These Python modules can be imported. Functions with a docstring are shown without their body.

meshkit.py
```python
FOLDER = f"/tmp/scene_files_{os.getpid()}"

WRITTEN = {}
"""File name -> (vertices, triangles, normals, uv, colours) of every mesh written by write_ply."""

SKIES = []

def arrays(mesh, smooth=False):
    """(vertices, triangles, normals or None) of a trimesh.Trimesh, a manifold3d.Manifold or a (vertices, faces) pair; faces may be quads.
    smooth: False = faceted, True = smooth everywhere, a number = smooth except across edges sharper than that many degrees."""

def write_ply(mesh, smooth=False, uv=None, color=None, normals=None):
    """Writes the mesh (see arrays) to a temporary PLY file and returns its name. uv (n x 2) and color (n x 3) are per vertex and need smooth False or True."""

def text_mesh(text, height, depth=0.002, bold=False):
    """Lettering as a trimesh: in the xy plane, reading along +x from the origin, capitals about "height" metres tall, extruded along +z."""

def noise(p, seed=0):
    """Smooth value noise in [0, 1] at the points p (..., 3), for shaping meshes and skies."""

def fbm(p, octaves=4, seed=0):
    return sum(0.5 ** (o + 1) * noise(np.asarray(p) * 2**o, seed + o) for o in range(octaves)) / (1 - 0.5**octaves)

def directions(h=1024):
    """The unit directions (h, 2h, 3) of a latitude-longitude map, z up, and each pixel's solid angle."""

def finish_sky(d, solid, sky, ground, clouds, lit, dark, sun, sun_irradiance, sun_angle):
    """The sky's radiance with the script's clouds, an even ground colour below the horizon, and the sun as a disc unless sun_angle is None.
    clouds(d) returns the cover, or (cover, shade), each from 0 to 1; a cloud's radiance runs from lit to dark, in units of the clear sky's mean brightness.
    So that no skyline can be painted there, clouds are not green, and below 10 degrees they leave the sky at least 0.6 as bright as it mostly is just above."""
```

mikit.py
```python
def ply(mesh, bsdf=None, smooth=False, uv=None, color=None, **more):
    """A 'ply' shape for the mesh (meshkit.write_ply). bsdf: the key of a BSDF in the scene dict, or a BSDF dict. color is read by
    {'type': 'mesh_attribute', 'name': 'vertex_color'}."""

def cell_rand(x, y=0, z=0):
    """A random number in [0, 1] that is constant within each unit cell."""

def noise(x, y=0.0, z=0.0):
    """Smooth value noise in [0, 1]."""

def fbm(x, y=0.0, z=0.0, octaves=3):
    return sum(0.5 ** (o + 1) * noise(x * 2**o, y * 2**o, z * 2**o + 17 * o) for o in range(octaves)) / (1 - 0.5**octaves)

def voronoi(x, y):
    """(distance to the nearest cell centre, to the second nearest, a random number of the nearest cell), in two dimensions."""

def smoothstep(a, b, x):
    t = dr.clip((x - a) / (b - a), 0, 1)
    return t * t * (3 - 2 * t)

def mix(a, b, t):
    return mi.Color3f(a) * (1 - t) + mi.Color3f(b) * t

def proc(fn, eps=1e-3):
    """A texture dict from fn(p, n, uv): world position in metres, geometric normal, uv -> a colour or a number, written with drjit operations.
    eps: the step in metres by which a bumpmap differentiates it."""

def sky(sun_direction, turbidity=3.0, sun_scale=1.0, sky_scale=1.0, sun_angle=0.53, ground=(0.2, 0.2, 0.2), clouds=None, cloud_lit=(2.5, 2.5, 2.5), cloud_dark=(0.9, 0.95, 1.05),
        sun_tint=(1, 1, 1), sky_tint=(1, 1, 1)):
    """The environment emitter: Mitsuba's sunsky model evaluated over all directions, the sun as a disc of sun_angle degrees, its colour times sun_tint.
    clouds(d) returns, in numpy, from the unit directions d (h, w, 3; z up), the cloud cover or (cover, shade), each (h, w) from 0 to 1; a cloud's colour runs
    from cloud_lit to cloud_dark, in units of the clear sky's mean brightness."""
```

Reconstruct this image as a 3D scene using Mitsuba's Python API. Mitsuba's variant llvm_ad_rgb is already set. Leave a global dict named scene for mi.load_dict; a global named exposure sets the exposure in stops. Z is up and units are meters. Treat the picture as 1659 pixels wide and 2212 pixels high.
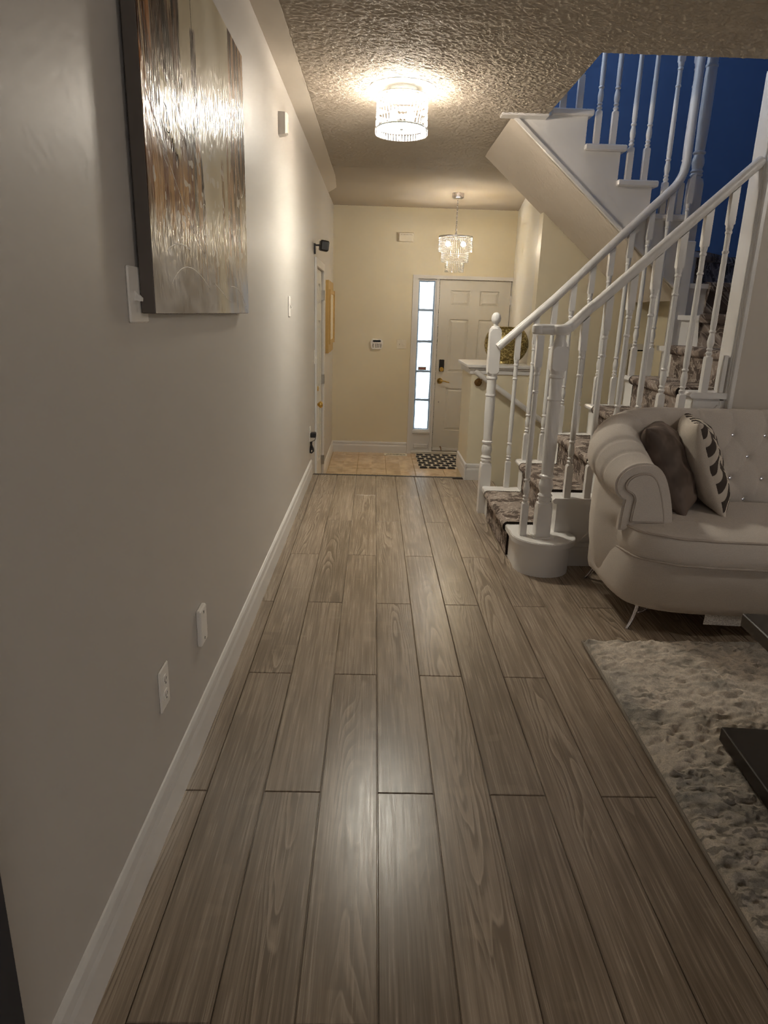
import math, random
import numpy as np, trimesh, mitsuba as mi, mikit, meshkit
import drjit as dr
import manifold3d as m3
from shapely.geometry import Polygon, LineString, box as sbox, Point
from shapely.ops import unary_union
from shapely import affinity
from mikit import proc, noise, fbm, voronoi, cell_rand, smoothstep, mix
T = mi.ScalarTransform4f
random.seed(7)
rng = np.random.default_rng(11)
scene, labels = {}, {}

# ------------------------------------------------------------------ camera, light, exposure
HCAM = 1.316
FPX = 1447.8
def _cam():
    yaw, pitch, roll = 0.0211, 0.2884, -0.0301
    f = np.array([math.sin(yaw)*math.cos(pitch), math.cos(yaw)*math.cos(pitch), -math.sin(pitch)])
    r = np.array([math.cos(yaw), -math.sin(yaw), 0]); d = np.cross(f, r)
    d2 = -math.sin(roll)*r + math.cos(roll)*d
    return f, -d2
_f, _up = _cam()
scene['camera'] = {'type': 'perspective', 'fov': math.degrees(2*math.atan(829.5/FPX)), 'fov_axis': 'x', 'near_clip': 0.02, 'far_clip': 100.0,
                   'to_world': T().look_at(origin=[0, 0, HCAM], target=[float(v) for v in np.array([0, 0, HCAM])+_f], up=[float(v) for v in _up])}
exposure = 1.0
FLUSH_L = (430, 378, 312)          # bulbs of the flush crystal lamp
DISC_L = (84, 80, 69)               # frosted disc under the flush lamp
PEND_COOL = (300, 300, 300)        # left bulb of the pendant
PEND_WARM = (370, 285, 155)        # right bulb of the pendant
WIN_L = (1.8, 1.75, 1.72)           # living room window behind the camera, overcast daylight
UP_L = (3.0, 3.5, 4.2)             # landing window upstairs
LIV_L = (32, 30, 27.5)               # globe lamp on the living room ceiling

# ------------------------------------------------------------------ helpers
def srgb(r, g, b):
    f = lambda c: (c/255/12.92 if c/255 <= .04045 else ((c/255+.055)/1.055)**2.4)
    return [f(r), f(g), f(b)]
def rgb(c): return {'type': 'rgb', 'value': [float(x) for x in c]}
def mat(name, d): scene[name] = d; return name
def pr_(base, rough=.5, spec=.5, metal=0., **k):
    if isinstance(base, (list, tuple)): base = rgb(base)
    return {'type': 'twosided', 'b': {'type': 'principled', 'base_color': base, 'roughness': rough, 'specular': spec, 'metallic': metal, **k}}
def bumped(d, fn, scale, eps):
    inner = d['b']
    return {'type': 'twosided', 'b': {'type': 'bumpmap', 'arbitrary': proc(fn, eps=eps), 'scale': scale, 'bsdf': inner}}
_count = {}
def key(base):
    """base, then base_001, base_002 ..."""
    n = _count.get(base, 0); _count[base] = n+1
    return base if n == 0 else f'{base}_{n:03d}'
def put(k, mesh, m, smooth=False, label=None, cat=None, group=None, kind=None, tf=None, **more):
    d = mesh if isinstance(mesh, dict) else mikit.ply(mesh, m, smooth=smooth, **more)
    if tf is not None: d = {**d, 'to_world': tf}
    scene[k] = d
    info(k, label, cat, group, kind)
    return k
def info(k, label=None, cat=None, group=None, kind=None):
    e = {a: b for a, b in (('label', label), ('category', cat), ('group', group), ('kind', kind)) if b}
    if e: labels[k] = {**labels.get(k, {}), **e}
def part(parent, name, mesh, m, smooth=False, label=None, kind=None, **more):
    k = key(parent+'__'+name)
    return put(k, mesh, m, smooth, label=label, kind=kind, **more)

def hull(pts):
    return trimesh.Trimesh(np.asarray(pts, float), process=False).convex_hull
def bx(x0, x1, y0, y1, z0, z1, c=0.0):
    """box, chamfered by c"""
    if c <= 0:
        b = trimesh.creation.box((x1-x0, y1-y0, z1-z0)); b.apply_translation(((x0+x1)/2, (y0+y1)/2, (z0+z1)/2)); return b
    c = min(c, .49*min(x1-x0, y1-y0, z1-z0))
    p = []
    for sx, a, b in ((1, x0, x1),):
        for X in (0, 1):
            for Y in (0, 1):
                for Z in (0, 1):
                    x, y, z = (x0, x1)[X], (y0, y1)[Y], (z0, z1)[Z]
                    dx, dy, dz = c*(1-2*X), c*(1-2*Y), c*(1-2*Z)
                    p += [(x, y+dy, z+dz), (x+dx, y, z+dz), (x+dx, y+dy, z)]
    return hull(p)
def cat(*ms):
    return trimesh.util.concatenate([m for m in ms])
def lathe(prof, n=20, loc=(0, 0, 0)):
    m = trimesh.creation.revolve(np.asarray(prof, float), sections=n); m.apply_translation(loc); return m
def extrude(poly, h):
    ps = getattr(poly, 'geoms', [poly])
    return cat(*[trimesh.creation.extrude_polygon(p, h, engine='earcut') for p in ps if p.area > 1e-9])
def ext_y(poly, y0, y1):
    """polygon in (x, z) extruded from y0 to y1"""
    m = extrude(poly, y1-y0)
    v = m.vertices.copy(); m.vertices = np.c_[v[:, 0], y0+v[:, 2], v[:, 1]]; m.invert(); return m
def ext_x(poly, x0, x1):
    """polygon in (y, z) extruded from x0 to x1"""
    m = extrude(poly, x1-x0)
    v = m.vertices.copy(); m.vertices = np.c_[x0+v[:, 2], v[:, 0], v[:, 1]]; return m
def ext_z(poly, z0, z1):
    m = extrude(poly, z1-z0); m.apply_translation((0, 0, z0)); return m
def rot(m, deg, axis, at=(0, 0, 0)):
    m = m.copy(); m.apply_transform(trimesh.transformations.rotation_matrix(math.radians(deg), axis, at)); return m
def mv(m, x, y, z):
    m = m.copy(); m.apply_translation((x, y, z)); return m
def sweep(path, prof, up=(0, 0, 1), closed=False, scale=None):
    """profile (a, b) swept along path: a to the side, b along up; capped"""
    path = np.asarray(path, float); prof = np.asarray(prof, float); n, k = len(path), len(prof)
    t = np.gradient(path, axis=0)
    t /= np.linalg.norm(t, axis=1, keepdims=True)
    up = np.broadcast_to(np.asarray(up, float), (n, 3))
    s = np.cross(t, up); s /= np.linalg.norm(s, axis=1, keepdims=True)
    u = np.cross(s, t)
    sc = np.ones(n) if scale is None else np.asarray(scale)
    v = path[:, None] + s[:, None]*prof[None, :, :1]*sc[:, None, None] + u[:, None]*prof[None, :, 1:]*sc[:, None, None]
    v = v.reshape(-1, 3); f = []
    for i in range(n-1):
        for j in range(k):
            a, b = i*k+j, i*k+(j+1) % k
            f += [(a, b, b+k), (a, b+k, a+k)]
    v = np.vstack([v, path[0], path[-1]])
    for j in range(k):
        f += [(n*k, (j+1) % k, j), (n*k+1, (n-1)*k+j, (n-1)*k+(j+1) % k)]
    m = trimesh.Trimesh(v, np.array(f), process=False); m.fix_normals(); return m
def circle(r, n=10, ry=None):
    a = np.arange(n)*2*math.pi/n; return np.c_[np.cos(a)*r, np.sin(a)*(ry or r)]
def spline(pts, n):
    from scipy.interpolate import CubicSpline
    pts = np.asarray(pts, float); t = np.r_[0, np.cumsum(np.linalg.norm(np.diff(pts, axis=0), axis=1))]
    return CubicSpline(t, pts)(np.linspace(0, t[-1], n))
def tube(pts, r, n=8, steps=None):
    p = spline(pts, steps) if steps else np.asarray(pts, float)
    t = p[-1]-p[0]; up = (0, 0, 1) if abs(t[2]) < .8*np.linalg.norm(t) else (0.3, 1, 0)
    return sweep(p, circle(r, n), up)
def grid_mesh(P, wrap_u=False, wrap_v=False):
    """P (n, m, 3) -> mesh"""
    n, m = P.shape[:2]; f = []
    I = np.arange(n*m).reshape(n, m)
    if wrap_u: I = np.vstack([I, I[:1]])
    if wrap_v: I = np.hstack([I, I[:, :1]])
    a, b, c, d = I[:-1, :-1].ravel(), I[1:, :-1].ravel(), I[1:, 1:].ravel(), I[:-1, 1:].ravel()
    return trimesh.Trimesh(P.reshape(-1, 3), np.vstack([np.c_[a, b, c], np.c_[a, c, d]]), process=False)
def wx(y): return -.5257+.0038*y         # face of the left wall, which is not quite square to the floor boards

# ------------------------------------------------------------------ materials
CREAM = (.66, .592, .442)
HALL = (.475, .445, .41)
mat('paint_cream', pr_(CREAM, .42, .4))
def _roller(p, n, uv): return fbm(p.x*60, p.y*60, p.z*60, 2)
mat('paint_hall', bumped(pr_(HALL, .43, .45), _roller, .0004, 1e-3))
mat('paint_gray', pr_((.47, .425, .37), .5, .35))
mat('paint_foyer', pr_((.57, .55, .50), .3, .5))
mat('paint_blue', pr_((.062, .108, .215), .55, .3))
def _pop(p, n, uv):
    a = noise(p.x*58, p.y*58, p.z*58)*.62+noise(p.x*125+7, p.y*125, p.z*125)*.38
    return smoothstep(.36, .68, a)
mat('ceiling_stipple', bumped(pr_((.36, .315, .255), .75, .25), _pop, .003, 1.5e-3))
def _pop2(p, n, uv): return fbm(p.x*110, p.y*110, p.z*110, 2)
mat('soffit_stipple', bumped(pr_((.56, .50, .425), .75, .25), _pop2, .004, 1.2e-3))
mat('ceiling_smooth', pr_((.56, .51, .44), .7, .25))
mat('trim_white', pr_((.63, .61, .585), .32, .45))
mat('door_white', pr_((.60, .57, .51), .32, .5))
mat('plastic_white', pr_((.74, .71, .66), .35, .5))
mat('plastic_ivory', pr_((.70, .64, .52), .35, .5))
mat('plastic_black', pr_((.008, .008, .009), .4, .5))
mat('gap_black', pr_((.012, .011, .010), .9, .1))
mat('screen_black', pr_((.006, .006, .007), .15, .5))
mat('chrome', {'type': 'twosided', 'b': {'type': 'roughconductor', 'material': 'Cr', 'alpha': .08}})
mat('brushed_steel', pr_((.55, .55, .55), .3, .5, 1.))
mat('brass', pr_((.75, .52, .16), .22, .5, 1.))
mat('old_brass', pr_((.22, .13, .05), .38, .5, 1.))
mat('hinge_metal', pr_((.36, .34, .31), .4, .5, 1.))
mat('grout', pr_((.42, .31, .19), .8, .2))
mat('strip_dark', pr_((.035, .027, .022), .45, .4))
mat('charcoal', pr_((.03, .031, .036), .55, .3))
mat('espresso', pr_((.010, .0075, .006), .30, .45))
mat('skirt_brown', pr_((.05, .035, .022), .5, .4))

# laminate: grey brown oak boards
PX0, PW, PY0, PL = .0387, .1614, 4.221, 1.3058
def _board(p):
    kx = dr.floor((p.x-PX0)/PW)
    par = kx-2*dr.floor(kx/2)
    ky = dr.floor((p.y-PY0-par*PL/2)/PL)
    return kx, ky
def _wood(p, n, uv):
    kx, ky = _board(p)
    r1, r2, r3 = cell_rand(kx, ky, 3), cell_rand(kx, ky, 7), cell_rand(kx, ky, 13)
    x = (p.x-PX0)/PW-kx; y = p.y+r1*37
    # cathedral arches where the board shows figure, plain fibre elsewhere
    w = x-.5-.30*(r2-.5)
    warp = fbm(x*2.4+r2*9, y*2.2, r1*20, 3)-.5
    g = 26*w*w*(.7+.6*r3)+y*4.6*(dr.select(r1 > .5, 1.0, -1.0))+warp*5.5
    f = g-dr.floor(g)
    ring = smoothstep(.0, .55, f)*(1-smoothstep(.80, .98, f))
    fine = fbm(p.x*520+r2*50, p.y*11, 0, 2)
    fib = fbm(p.x*170+r1*50, p.y*5+r2*9, 0, 3)
    cloud = fbm(x*1.4+r1*5, y*2.2, r2*9, 3)
    cross = smoothstep(.60, .74, fbm(x*1.5+r1*4, p.y*24, r3*5, 2))*smoothstep(.52, .66, fbm(x*2.4, y*2.6, r2*8+4, 2))
    figure = smoothstep(.50, .68, fbm(x*1.3+r3*3, y*.9, r1*8, 2))*(1-smoothstep(.22, .5, dr.abs(w)))
    t = .46*fib+.40*cloud+.14*fine
    t = t+figure*(.42*ring-.26)
    c = mix((.150, .112, .078), (.292, .232, .176), smoothstep(.25, .78, t))
    lite = smoothstep(.60, .74, fine)*smoothstep(.45, .62, fib)
    c = mix(c, (.42, .35, .275), lite*.38+figure*smoothstep(.72, .80, f)*(1-smoothstep(.86, .95, f))*.35)
    c = mix(c, (.40, .325, .24), cross*.14)
    knot = smoothstep(.74, .84, fbm(x*2.0+r1*9, y*2.6, r2*4+2, 2))
    c = mix(c, (.085, .064, .048), knot*.55*smoothstep(.35, .6, fib))
    return c*(.92+.25*cell_rand(kx, ky, 21))
def _woodr(p, n, uv):
    return .25+.10*fbm(p.x*200, p.y*8, 0, 2)
mat('laminate', pr_(proc(_wood), proc(_woodr), .5))
def _tile(p, n, uv):
    kx, ky = dr.floor(p.x/.318), dr.floor(p.y/.318)
    r = cell_rand(kx, ky, 5)
    a = fbm(p.x*7+r*9, p.y*7, 0, 4)
    b = fbm(p.x*26, p.y*12, r*3, 3)
    c = mix((.45, .32, .20), (.62, .49, .34), smoothstep(.3, .75, .65*a+.35*b))
    return c*(.92+.14*r)
mat('floor_tile', pr_(proc(_tile), .22, .5))

# stair carpet: leafy sculpted runner in brown and taupe
def _carpet(p, n, uv):
    q = p.x*.9+p.z*1.1
    w = fbm(p.y*14+3, q*16, 0, 2)
    a = fbm(p.y*30+w*3, q*34+w*4, 5, 2)
    v = dr.abs(a-.5)
    line = 1-smoothstep(.02, .07, v)
    blob = smoothstep(.40, .62, fbm(p.y*17, q*22, 9, 2))
    c = mix((.085, .064, .053), (.24, .195, .165), blob)
    c = mix(c, (.40, .345, .30), line*.75)
    return c*(.75+.5*noise(p.x*600, p.y*600, p.z*600))
def _carpeth(p, n, uv): return fbm(p.x*90, p.y*90, p.z*90, 2)
mat('stair_carpet', bumped(pr_(proc(_carpet), .95, .1), _carpeth, .006, 2e-3))
mat('carpet_edge', pr_((.02, .016, .014), .9, .1))

# linen upholstery and cushions
def _linen(p, n, uv):
    a = noise(p.x*900, p.y*900, p.z*300)+noise(p.x*300, p.y*300, p.z*900)
    return mix((.42, .375, .33), (.53, .475, .425), .5*a)
mat('linen', pr_(proc(_linen), .85, .2, sheen=.4))
mat('linen_piping', pr_((.38, .33, .285), .85, .2))
def _velvet(p, n, uv):
    return mix((.060, .043, .034), (.115, .086, .070), smoothstep(.3, .7, fbm(p.x*18, p.y*18, p.z*11, 3)))
mat('velvet_brown', pr_(proc(_velvet), .6, .25, sheen=1.0, sheen_tint=.6))
mat('velvet_tan', pr_((.17, .135, .10), .65, .25, sheen=.8))
def _creamcloth(p, n, uv):
    return mix((.44, .385, .325), (.56, .50, .43), noise(p.x*500, p.y*500, p.z*500))
mat('cushion_cream', pr_(proc(_creamcloth), .85, .2, sheen=.4))
def _chevron(p, n, uv):
    u, v = uv.x*3.2, uv.y*5.2
    tri = dr.abs((u-dr.floor(u))-.5)*2
    s = v+tri*1.0
    f = s-dr.floor(s)
    d = smoothstep(.30, .34, f)*(1-smoothstep(.86, .90, f))
    return mix((.46, .405, .345), (.050, .039, .033), d)
mat('chevron_cloth', pr_(proc(_chevron), .85, .2, sheen=.3))
def _rug(p, n, uv):
    w = fbm(p.x*6, p.y*6, 2, 2)
    a = fbm(p.x*2.6+w, p.y*3.8, 7, 3)
    b = fbm(p.x*34+w*3, p.y*70, 3, 2)
    e = fbm(p.x*12, p.y*26+w*2, 31, 2)
    c = mix((.27, .245, .21), (.56, .49, .41), smoothstep(.30, .62, .40*a+.28*b+.32*e))
    c = mix(c, (.15, .135, .115), smoothstep(.58, .68, fbm(p.x*40, p.y*85, 11, 2))*smoothstep(.35, .6, 1.05-a)*.7)
    c = mix(c, (.29, .28, .255), smoothstep(.52, .68, fbm(p.x*3.5, p.y*5, 19, 2))*.4)
    return c*(.78+.44*noise(p.x*420, p.y*420, p.z*420))
mat('rug_pile', pr_(proc(_rug), .95, .1))
mat('rug_binding', pr_((.23, .20, .165), .9, .1))
def _mat(p, n, uv):
    # ogee lattice, pale lines on charcoal
    x, y = (p.x-.53)/.105, (p.y-7.30)/.115
    row = dr.floor(y)
    xx = x+.5*(row-2*dr.floor(row/2))
    fx, fy = xx-dr.floor(xx)-.5, y-row-.5
    d = dr.maximum(dr.abs(fx)+dr.abs(fy)*.28, dr.abs(fy)*.95)
    hexv = smoothstep(.41, .445, d)
    return mix((.035, .033, .034), (.52, .47, .40), hexv)
mat('door_mat_pile', pr_(proc(_mat), .9, .15))
def _gold(p, n, uv):
    a = fbm(p.x*48, p.y*48, p.z*48, 2)
    v = dr.abs(a-.5)
    hole = smoothstep(.03, .085, v)
    c = mix((.66, .54, .25), (.24, .18, .06), hole)
    return c
def _goldh(p, n, uv): return 1-smoothstep(.03, .085, dr.abs(fbm(p.x*48, p.y*48, p.z*48, 2)-.5))
mat('pierced_gold', bumped(pr_(proc(_gold), .38, .5, .75), _goldh, .003, 1.5e-3))
mat('frame_gold', pr_((.50, .32, .11), .35, .5, .55))
mat('print_cream', pr_((.62, .54, .40), .4, .4))

# the abstract city painting, in (y, z) of the wall
CY0, CY1, CZ0, CZ1 = 1.54, 2.665, 1.300, 2.15
def _paint(p, n, uv):
    s = (p.y-CY0)/(CY1-CY0); t = (p.z-CZ0)/(CZ1-CZ0)
    wob = (fbm(s*9, t*5, 1, 2)-.5)
    vs = fbm(s*60, t*3.2, 2, 3)
    vs2 = fbm(s*130+t*9, t*5, 5, 2)
    slant = fbm(s*26+t*9, t*3.5-s*2, 9, 3)
    sky = mix((.50, .43, .29), (.66, .60, .46), smoothstep(.3, .7, fbm(s*7, t*2.5, 3, 2)))
    orange = mix((.055, .020, .008), (.40, .165, .05), smoothstep(.33, .66, slant))
    orange = mix(orange, (.58, .42, .24), smoothstep(.66, .78, vs2)*.6)
    dark = mix((.010, .007, .006), (.15, .085, .05), smoothstep(.42, .76, slant*.6+vs*.4))
    dark = mix(dark, (.46, .36, .22), smoothstep(.70, .80, vs2)*.55)
    street = mix((.30, .26, .22), (.52, .49, .46), smoothstep(.3, .7, fbm(s*5+t*3, t*8, 4, 3)))
    def band(a, b, e=.008): return smoothstep(a-e, a+e, s+wob*.012)*(1-smoothstep(b-e, b+e, s+wob*.012))
    c = sky
    low = smoothstep(.16, .30, t+.10*(vs-.5))
    # left blocks
    c = mix(c, orange, (1-smoothstep(.068, .078, s))*low)
    right_edge = .26+.16*(1-smoothstep(.30, .75, t))
    c = mix(c, dark, smoothstep(.068, .078, s)*(1-smoothstep(0, .014, s+wob*.03-right_edge))*low)
    warm = smoothstep(.40, .30, t)*0+(1-smoothstep(.34, .52, t))
    c = mix(c, mix((.20, .065, .022), (.50, .27, .10), smoothstep(.35, .65, vs)), band(.02, .42, .03)*warm*low*.85)
    # thin tower
    tower = mix((.045, .032, .026), (.36, .30, .24), smoothstep(.52, .68, fbm(s*90, t*14, 6, 2)))
    wt = .028+.035*(1-smoothstep(.30, .62, t))
    c = mix(c, tower, band(.385-wt*.7, .385+wt, .004)*(1-smoothstep(.80, .815, t-.25*(s-.385)))*low)
    c = mix(c, (.05, .04, .03), band(.380, .384, .002)*(1-smoothstep(.93, .94, t))*low)
    c = mix(c, mix((.36, .20, .09), (.52, .34, .18), vs), band(.375, .415, .004)*(1-smoothstep(.50, .54, t))*low)
    # slim spires and the right block
    c = mix(c, mix((.12, .07, .035), (.45, .30, .15), vs), band(.645, .675, .005)*(1-smoothstep(.50, .54, t))*low)
    c = mix(c, mix((.10, .06, .035), (.42, .27, .15), vs), band(.72, .745, .005)*(1-smoothstep(.68, .70, t))*low)
    rb = mix((.055, .035, .025), (.45, .27, .15), smoothstep(.36, .66, vs*.6+slant*.4))
    rb = mix(rb, (.55, .45, .30), smoothstep(.66, .76, vs2)*.6)
    c = mix(c, rb, smoothstep(.775, .785, s+.06*(1-smoothstep(.35, .6, t))+.02*wob)*low)
    c = mix(c, (.50, .42, .30), smoothstep(.90, .93, s)*(1-smoothstep(.44, .50, t))*low*.8)
    # sign on the left block
    sg = smoothstep(.115, .120, s)*(1-smoothstep(.235, .245, s))*smoothstep(.44, .46, t+.55*(s-.18))*(1-smoothstep(.56, .58, t+.75*(s-.18)))
    c = mix(c, (.58, .50, .29), sg)
    # street and its reflections
    c = mix(c, street, 1-smoothstep(.13, .26, t+.10*(vs-.5)))
    fan = (s-.62)/(.22+.5*(.3-t))
    c = mix(c, (.58, .50, .34), smoothstep(.25, .05, dr.abs(fan))*0+(1-smoothstep(.05, .3, dr.abs(fan)))*(1-smoothstep(.15, .28, t))*.8)
    c = mix(c, (.40, .24, .11), smoothstep(.56, .70, vs2)*(1-smoothstep(.1, .45, dr.abs(s-.6)))*smoothstep(.05, .12, t)*(1-smoothstep(.25, .34, t))*.6)
    c = mix(c, (.40, .25, .10), smoothstep(.5, .65, slant)*(1-smoothstep(.02, .16, s))*smoothstep(.2, .3, t)*(1-smoothstep(.40, .5, t))*.7)
    c = mix(c, (.40, .47, .60), smoothstep(.45, .7, slant)*smoothstep(.55, .95, s)*(1-smoothstep(.08, .18, t))*.7)
    spl = smoothstep(.70, .74, fbm(s*45, t*30, 8, 2))*smoothstep(.12, .2, t)*(1-smoothstep(.45, .6, t))
    c = mix(c, (.66, .62, .55), spl*.8)
    return c
def _painth(p, n, uv): return fbm(p.y*160, p.z*35, 3, 2)
mat('painted_surface', bumped(pr_(proc(_paint), .21, .10), _painth, .0016, 1.2e-3))
mat('canvas_side', pr_((.115, .098, .085), .7, .3))
mat('impasto', pr_((.85, .80, .72), .6, .3))
mat('ink', pr_((.02, .018, .015), .5, .3))

# lamps and daylight panes
def lamp(c): return {'type': 'area', 'radiance': rgb(c)}
mat('crystal', {'type': 'principledthin', 'base_color': rgb((.95, .95, .94)), 'roughness': .14, 'diff_trans': 1.0, 'spec_trans': .955, 'eta': 1.5})
mat('crystal_string', {'type': 'principledthin', 'base_color': rgb((.95, .95, .94)), 'roughness': .14, 'diff_trans': 1.0, 'spec_trans': .86, 'eta': 1.5})
mat('bulb', pr_((.9, .9, .9), .5))
def _frost(p, n, uv): return mix((.34, .46, .53), (.50, .58, .62), smoothstep(.25, .75, fbm(p.x*150, p.z*150, 0, 3)))*1.0
mat('pane_frost', pr_((.6, .65, .7), .3))
mat('muntin_gray', pr_((.26, .32, .40), .4))

# ------------------------------------------------------------------ room shell
H = 2.460; ZF = -.3405; YF = 8.166; YE = 5.505
# left wall with a doorway in the foyer
def slab_left(y0, y1, z0, z1, t=.15):
    a = [(wx(y0), y0), (wx(y1), y1), (wx(y1)-t, y1), (wx(y0)-t, y0)]
    return ext_z(Polygon(a), z0, z1)
DY0, DY1, DZ1 = 5.875, 6.66, 1.675
put('wall_left', cat(slab_left(-3.3, DY0, ZF-.1, H), slab_left(DY1, 8.4, ZF-.1, H), slab_left(DY0, DY1, DZ1, H)), 'paint_hall',
    label='long cream painted wall along the left of the hallway', kind='structure')
# far wall with front door and sidelight opening
FX0, FX1, FZ1 = .475, 1.60, 1.722
put('wall_front', cat(bx(-.75, FX0, YF, YF+.16, ZF-.1, H), bx(FX1, 1.9, YF, YF+.16, ZF-.1, H), bx(FX0, FX1, YF, YF+.16, FZ1, H)), 'paint_cream',
    label='yellow cream end wall of the foyer around the front door', kind='structure')
A, B = np.array([1.247, 5.462]), np.array([1.585, 8.19])
tv = (B-A)/np.linalg.norm(B-A); nv = np.array([tv[1], -tv[0]])
put('wall_foyer', ext_z(Polygon([A, B, B+nv*.12, A+nv*.12]), ZF-.1, H), 'paint_foyer', label='glossy off-white wall right of the front door, behind the pierced gold lantern', kind='structure')
# stair well walls
SOF = lambda x: 2.473-.845*(x-.775)      # underside of the upper flight
put('wall_stair', ext_y(Polygon([(1.245, -1.7), (3.0, -1.7), (3.0, SOF(1.93)), (1.93, SOF(1.93)), (1.245, SOF(1.245))]), 5.44, 5.56), 'paint_cream',
    label='shaded cream wall under the upper stair flight', kind='structure')
put('wall_stair_end', cat(bx(2.21, 2.27, 5.04, 5.44, -.95, 1.60), bx(1.93, 2.95, 4.482, 4.50, -.1, 1.34)), 'paint_cream', label='cream end wall below the winding steps', kind='structure')
put('wall_upper', cat(ext_y(Polygon([(1.30, SOF(1.245)), (1.93, SOF(1.93)+.03), (3.0, SOF(1.93)+.03), (3.0, 5.1), (-.2, 5.1), (-.2, H+.05), (1.30, H+.05)]), 5.45, 5.55),
    bx(2.95, 3.06, 3.47, 5.55, -1.7, 5.1), bx(-.2, 3.06, 3.33, 3.455, 2.77, 5.1), bx(-.2, 3.06, 3.33, 5.55, 5.0, 5.1)), 'paint_blue',
    label='deep blue painted wall of the upper stair well', kind='structure')
# living room shell
put('wall_right', cat(bx(1.845, 4.6, 3.47, 3.575, 0, H)), 'paint_gray', label='grey beige living room wall behind the sofa', kind='structure')
BW = (.55, 2.55, .85, 2.10)
put('wall_living', bx(4.5, 4.62, -3.3, 3.6, 0, H), 'paint_gray', label='side wall of the living room', kind='structure')
put('wall_back', cat(bx(-.75, BW[0], -3.3, -3.18, 0, H), bx(BW[1], 4.6, -3.3, -3.18, 0, H), bx(BW[0], BW[1], -3.3, -3.18, 0, BW[2]), bx(BW[0], BW[1], -3.3, -3.18, BW[3], H)), 'paint_gray',
    label='living room wall around its wide window', kind='structure')
put('window_2', bx(BW[0], BW[1], -3.30, -3.29, BW[2], BW[3]), 'pane_frost', label='wide living room window full of overcast daylight', kind='structure', emitter=lamp(WIN_L))
part('window_2', 'frame', ext_y(sbox(BW[0]-.06, BW[2]-.06, BW[1]+.06, BW[3]+.06).difference(sbox(BW[0], BW[2], BW[1], BW[3])), -3.2, -3.16), 'trim_white')
put('window_3', bx(-.21, -.2, 3.7, 5.2, 3.3, 4.7), 'pane_frost', label='bright window on the upstairs landing', kind='structure', emitter=lamp(UP_L))
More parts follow.
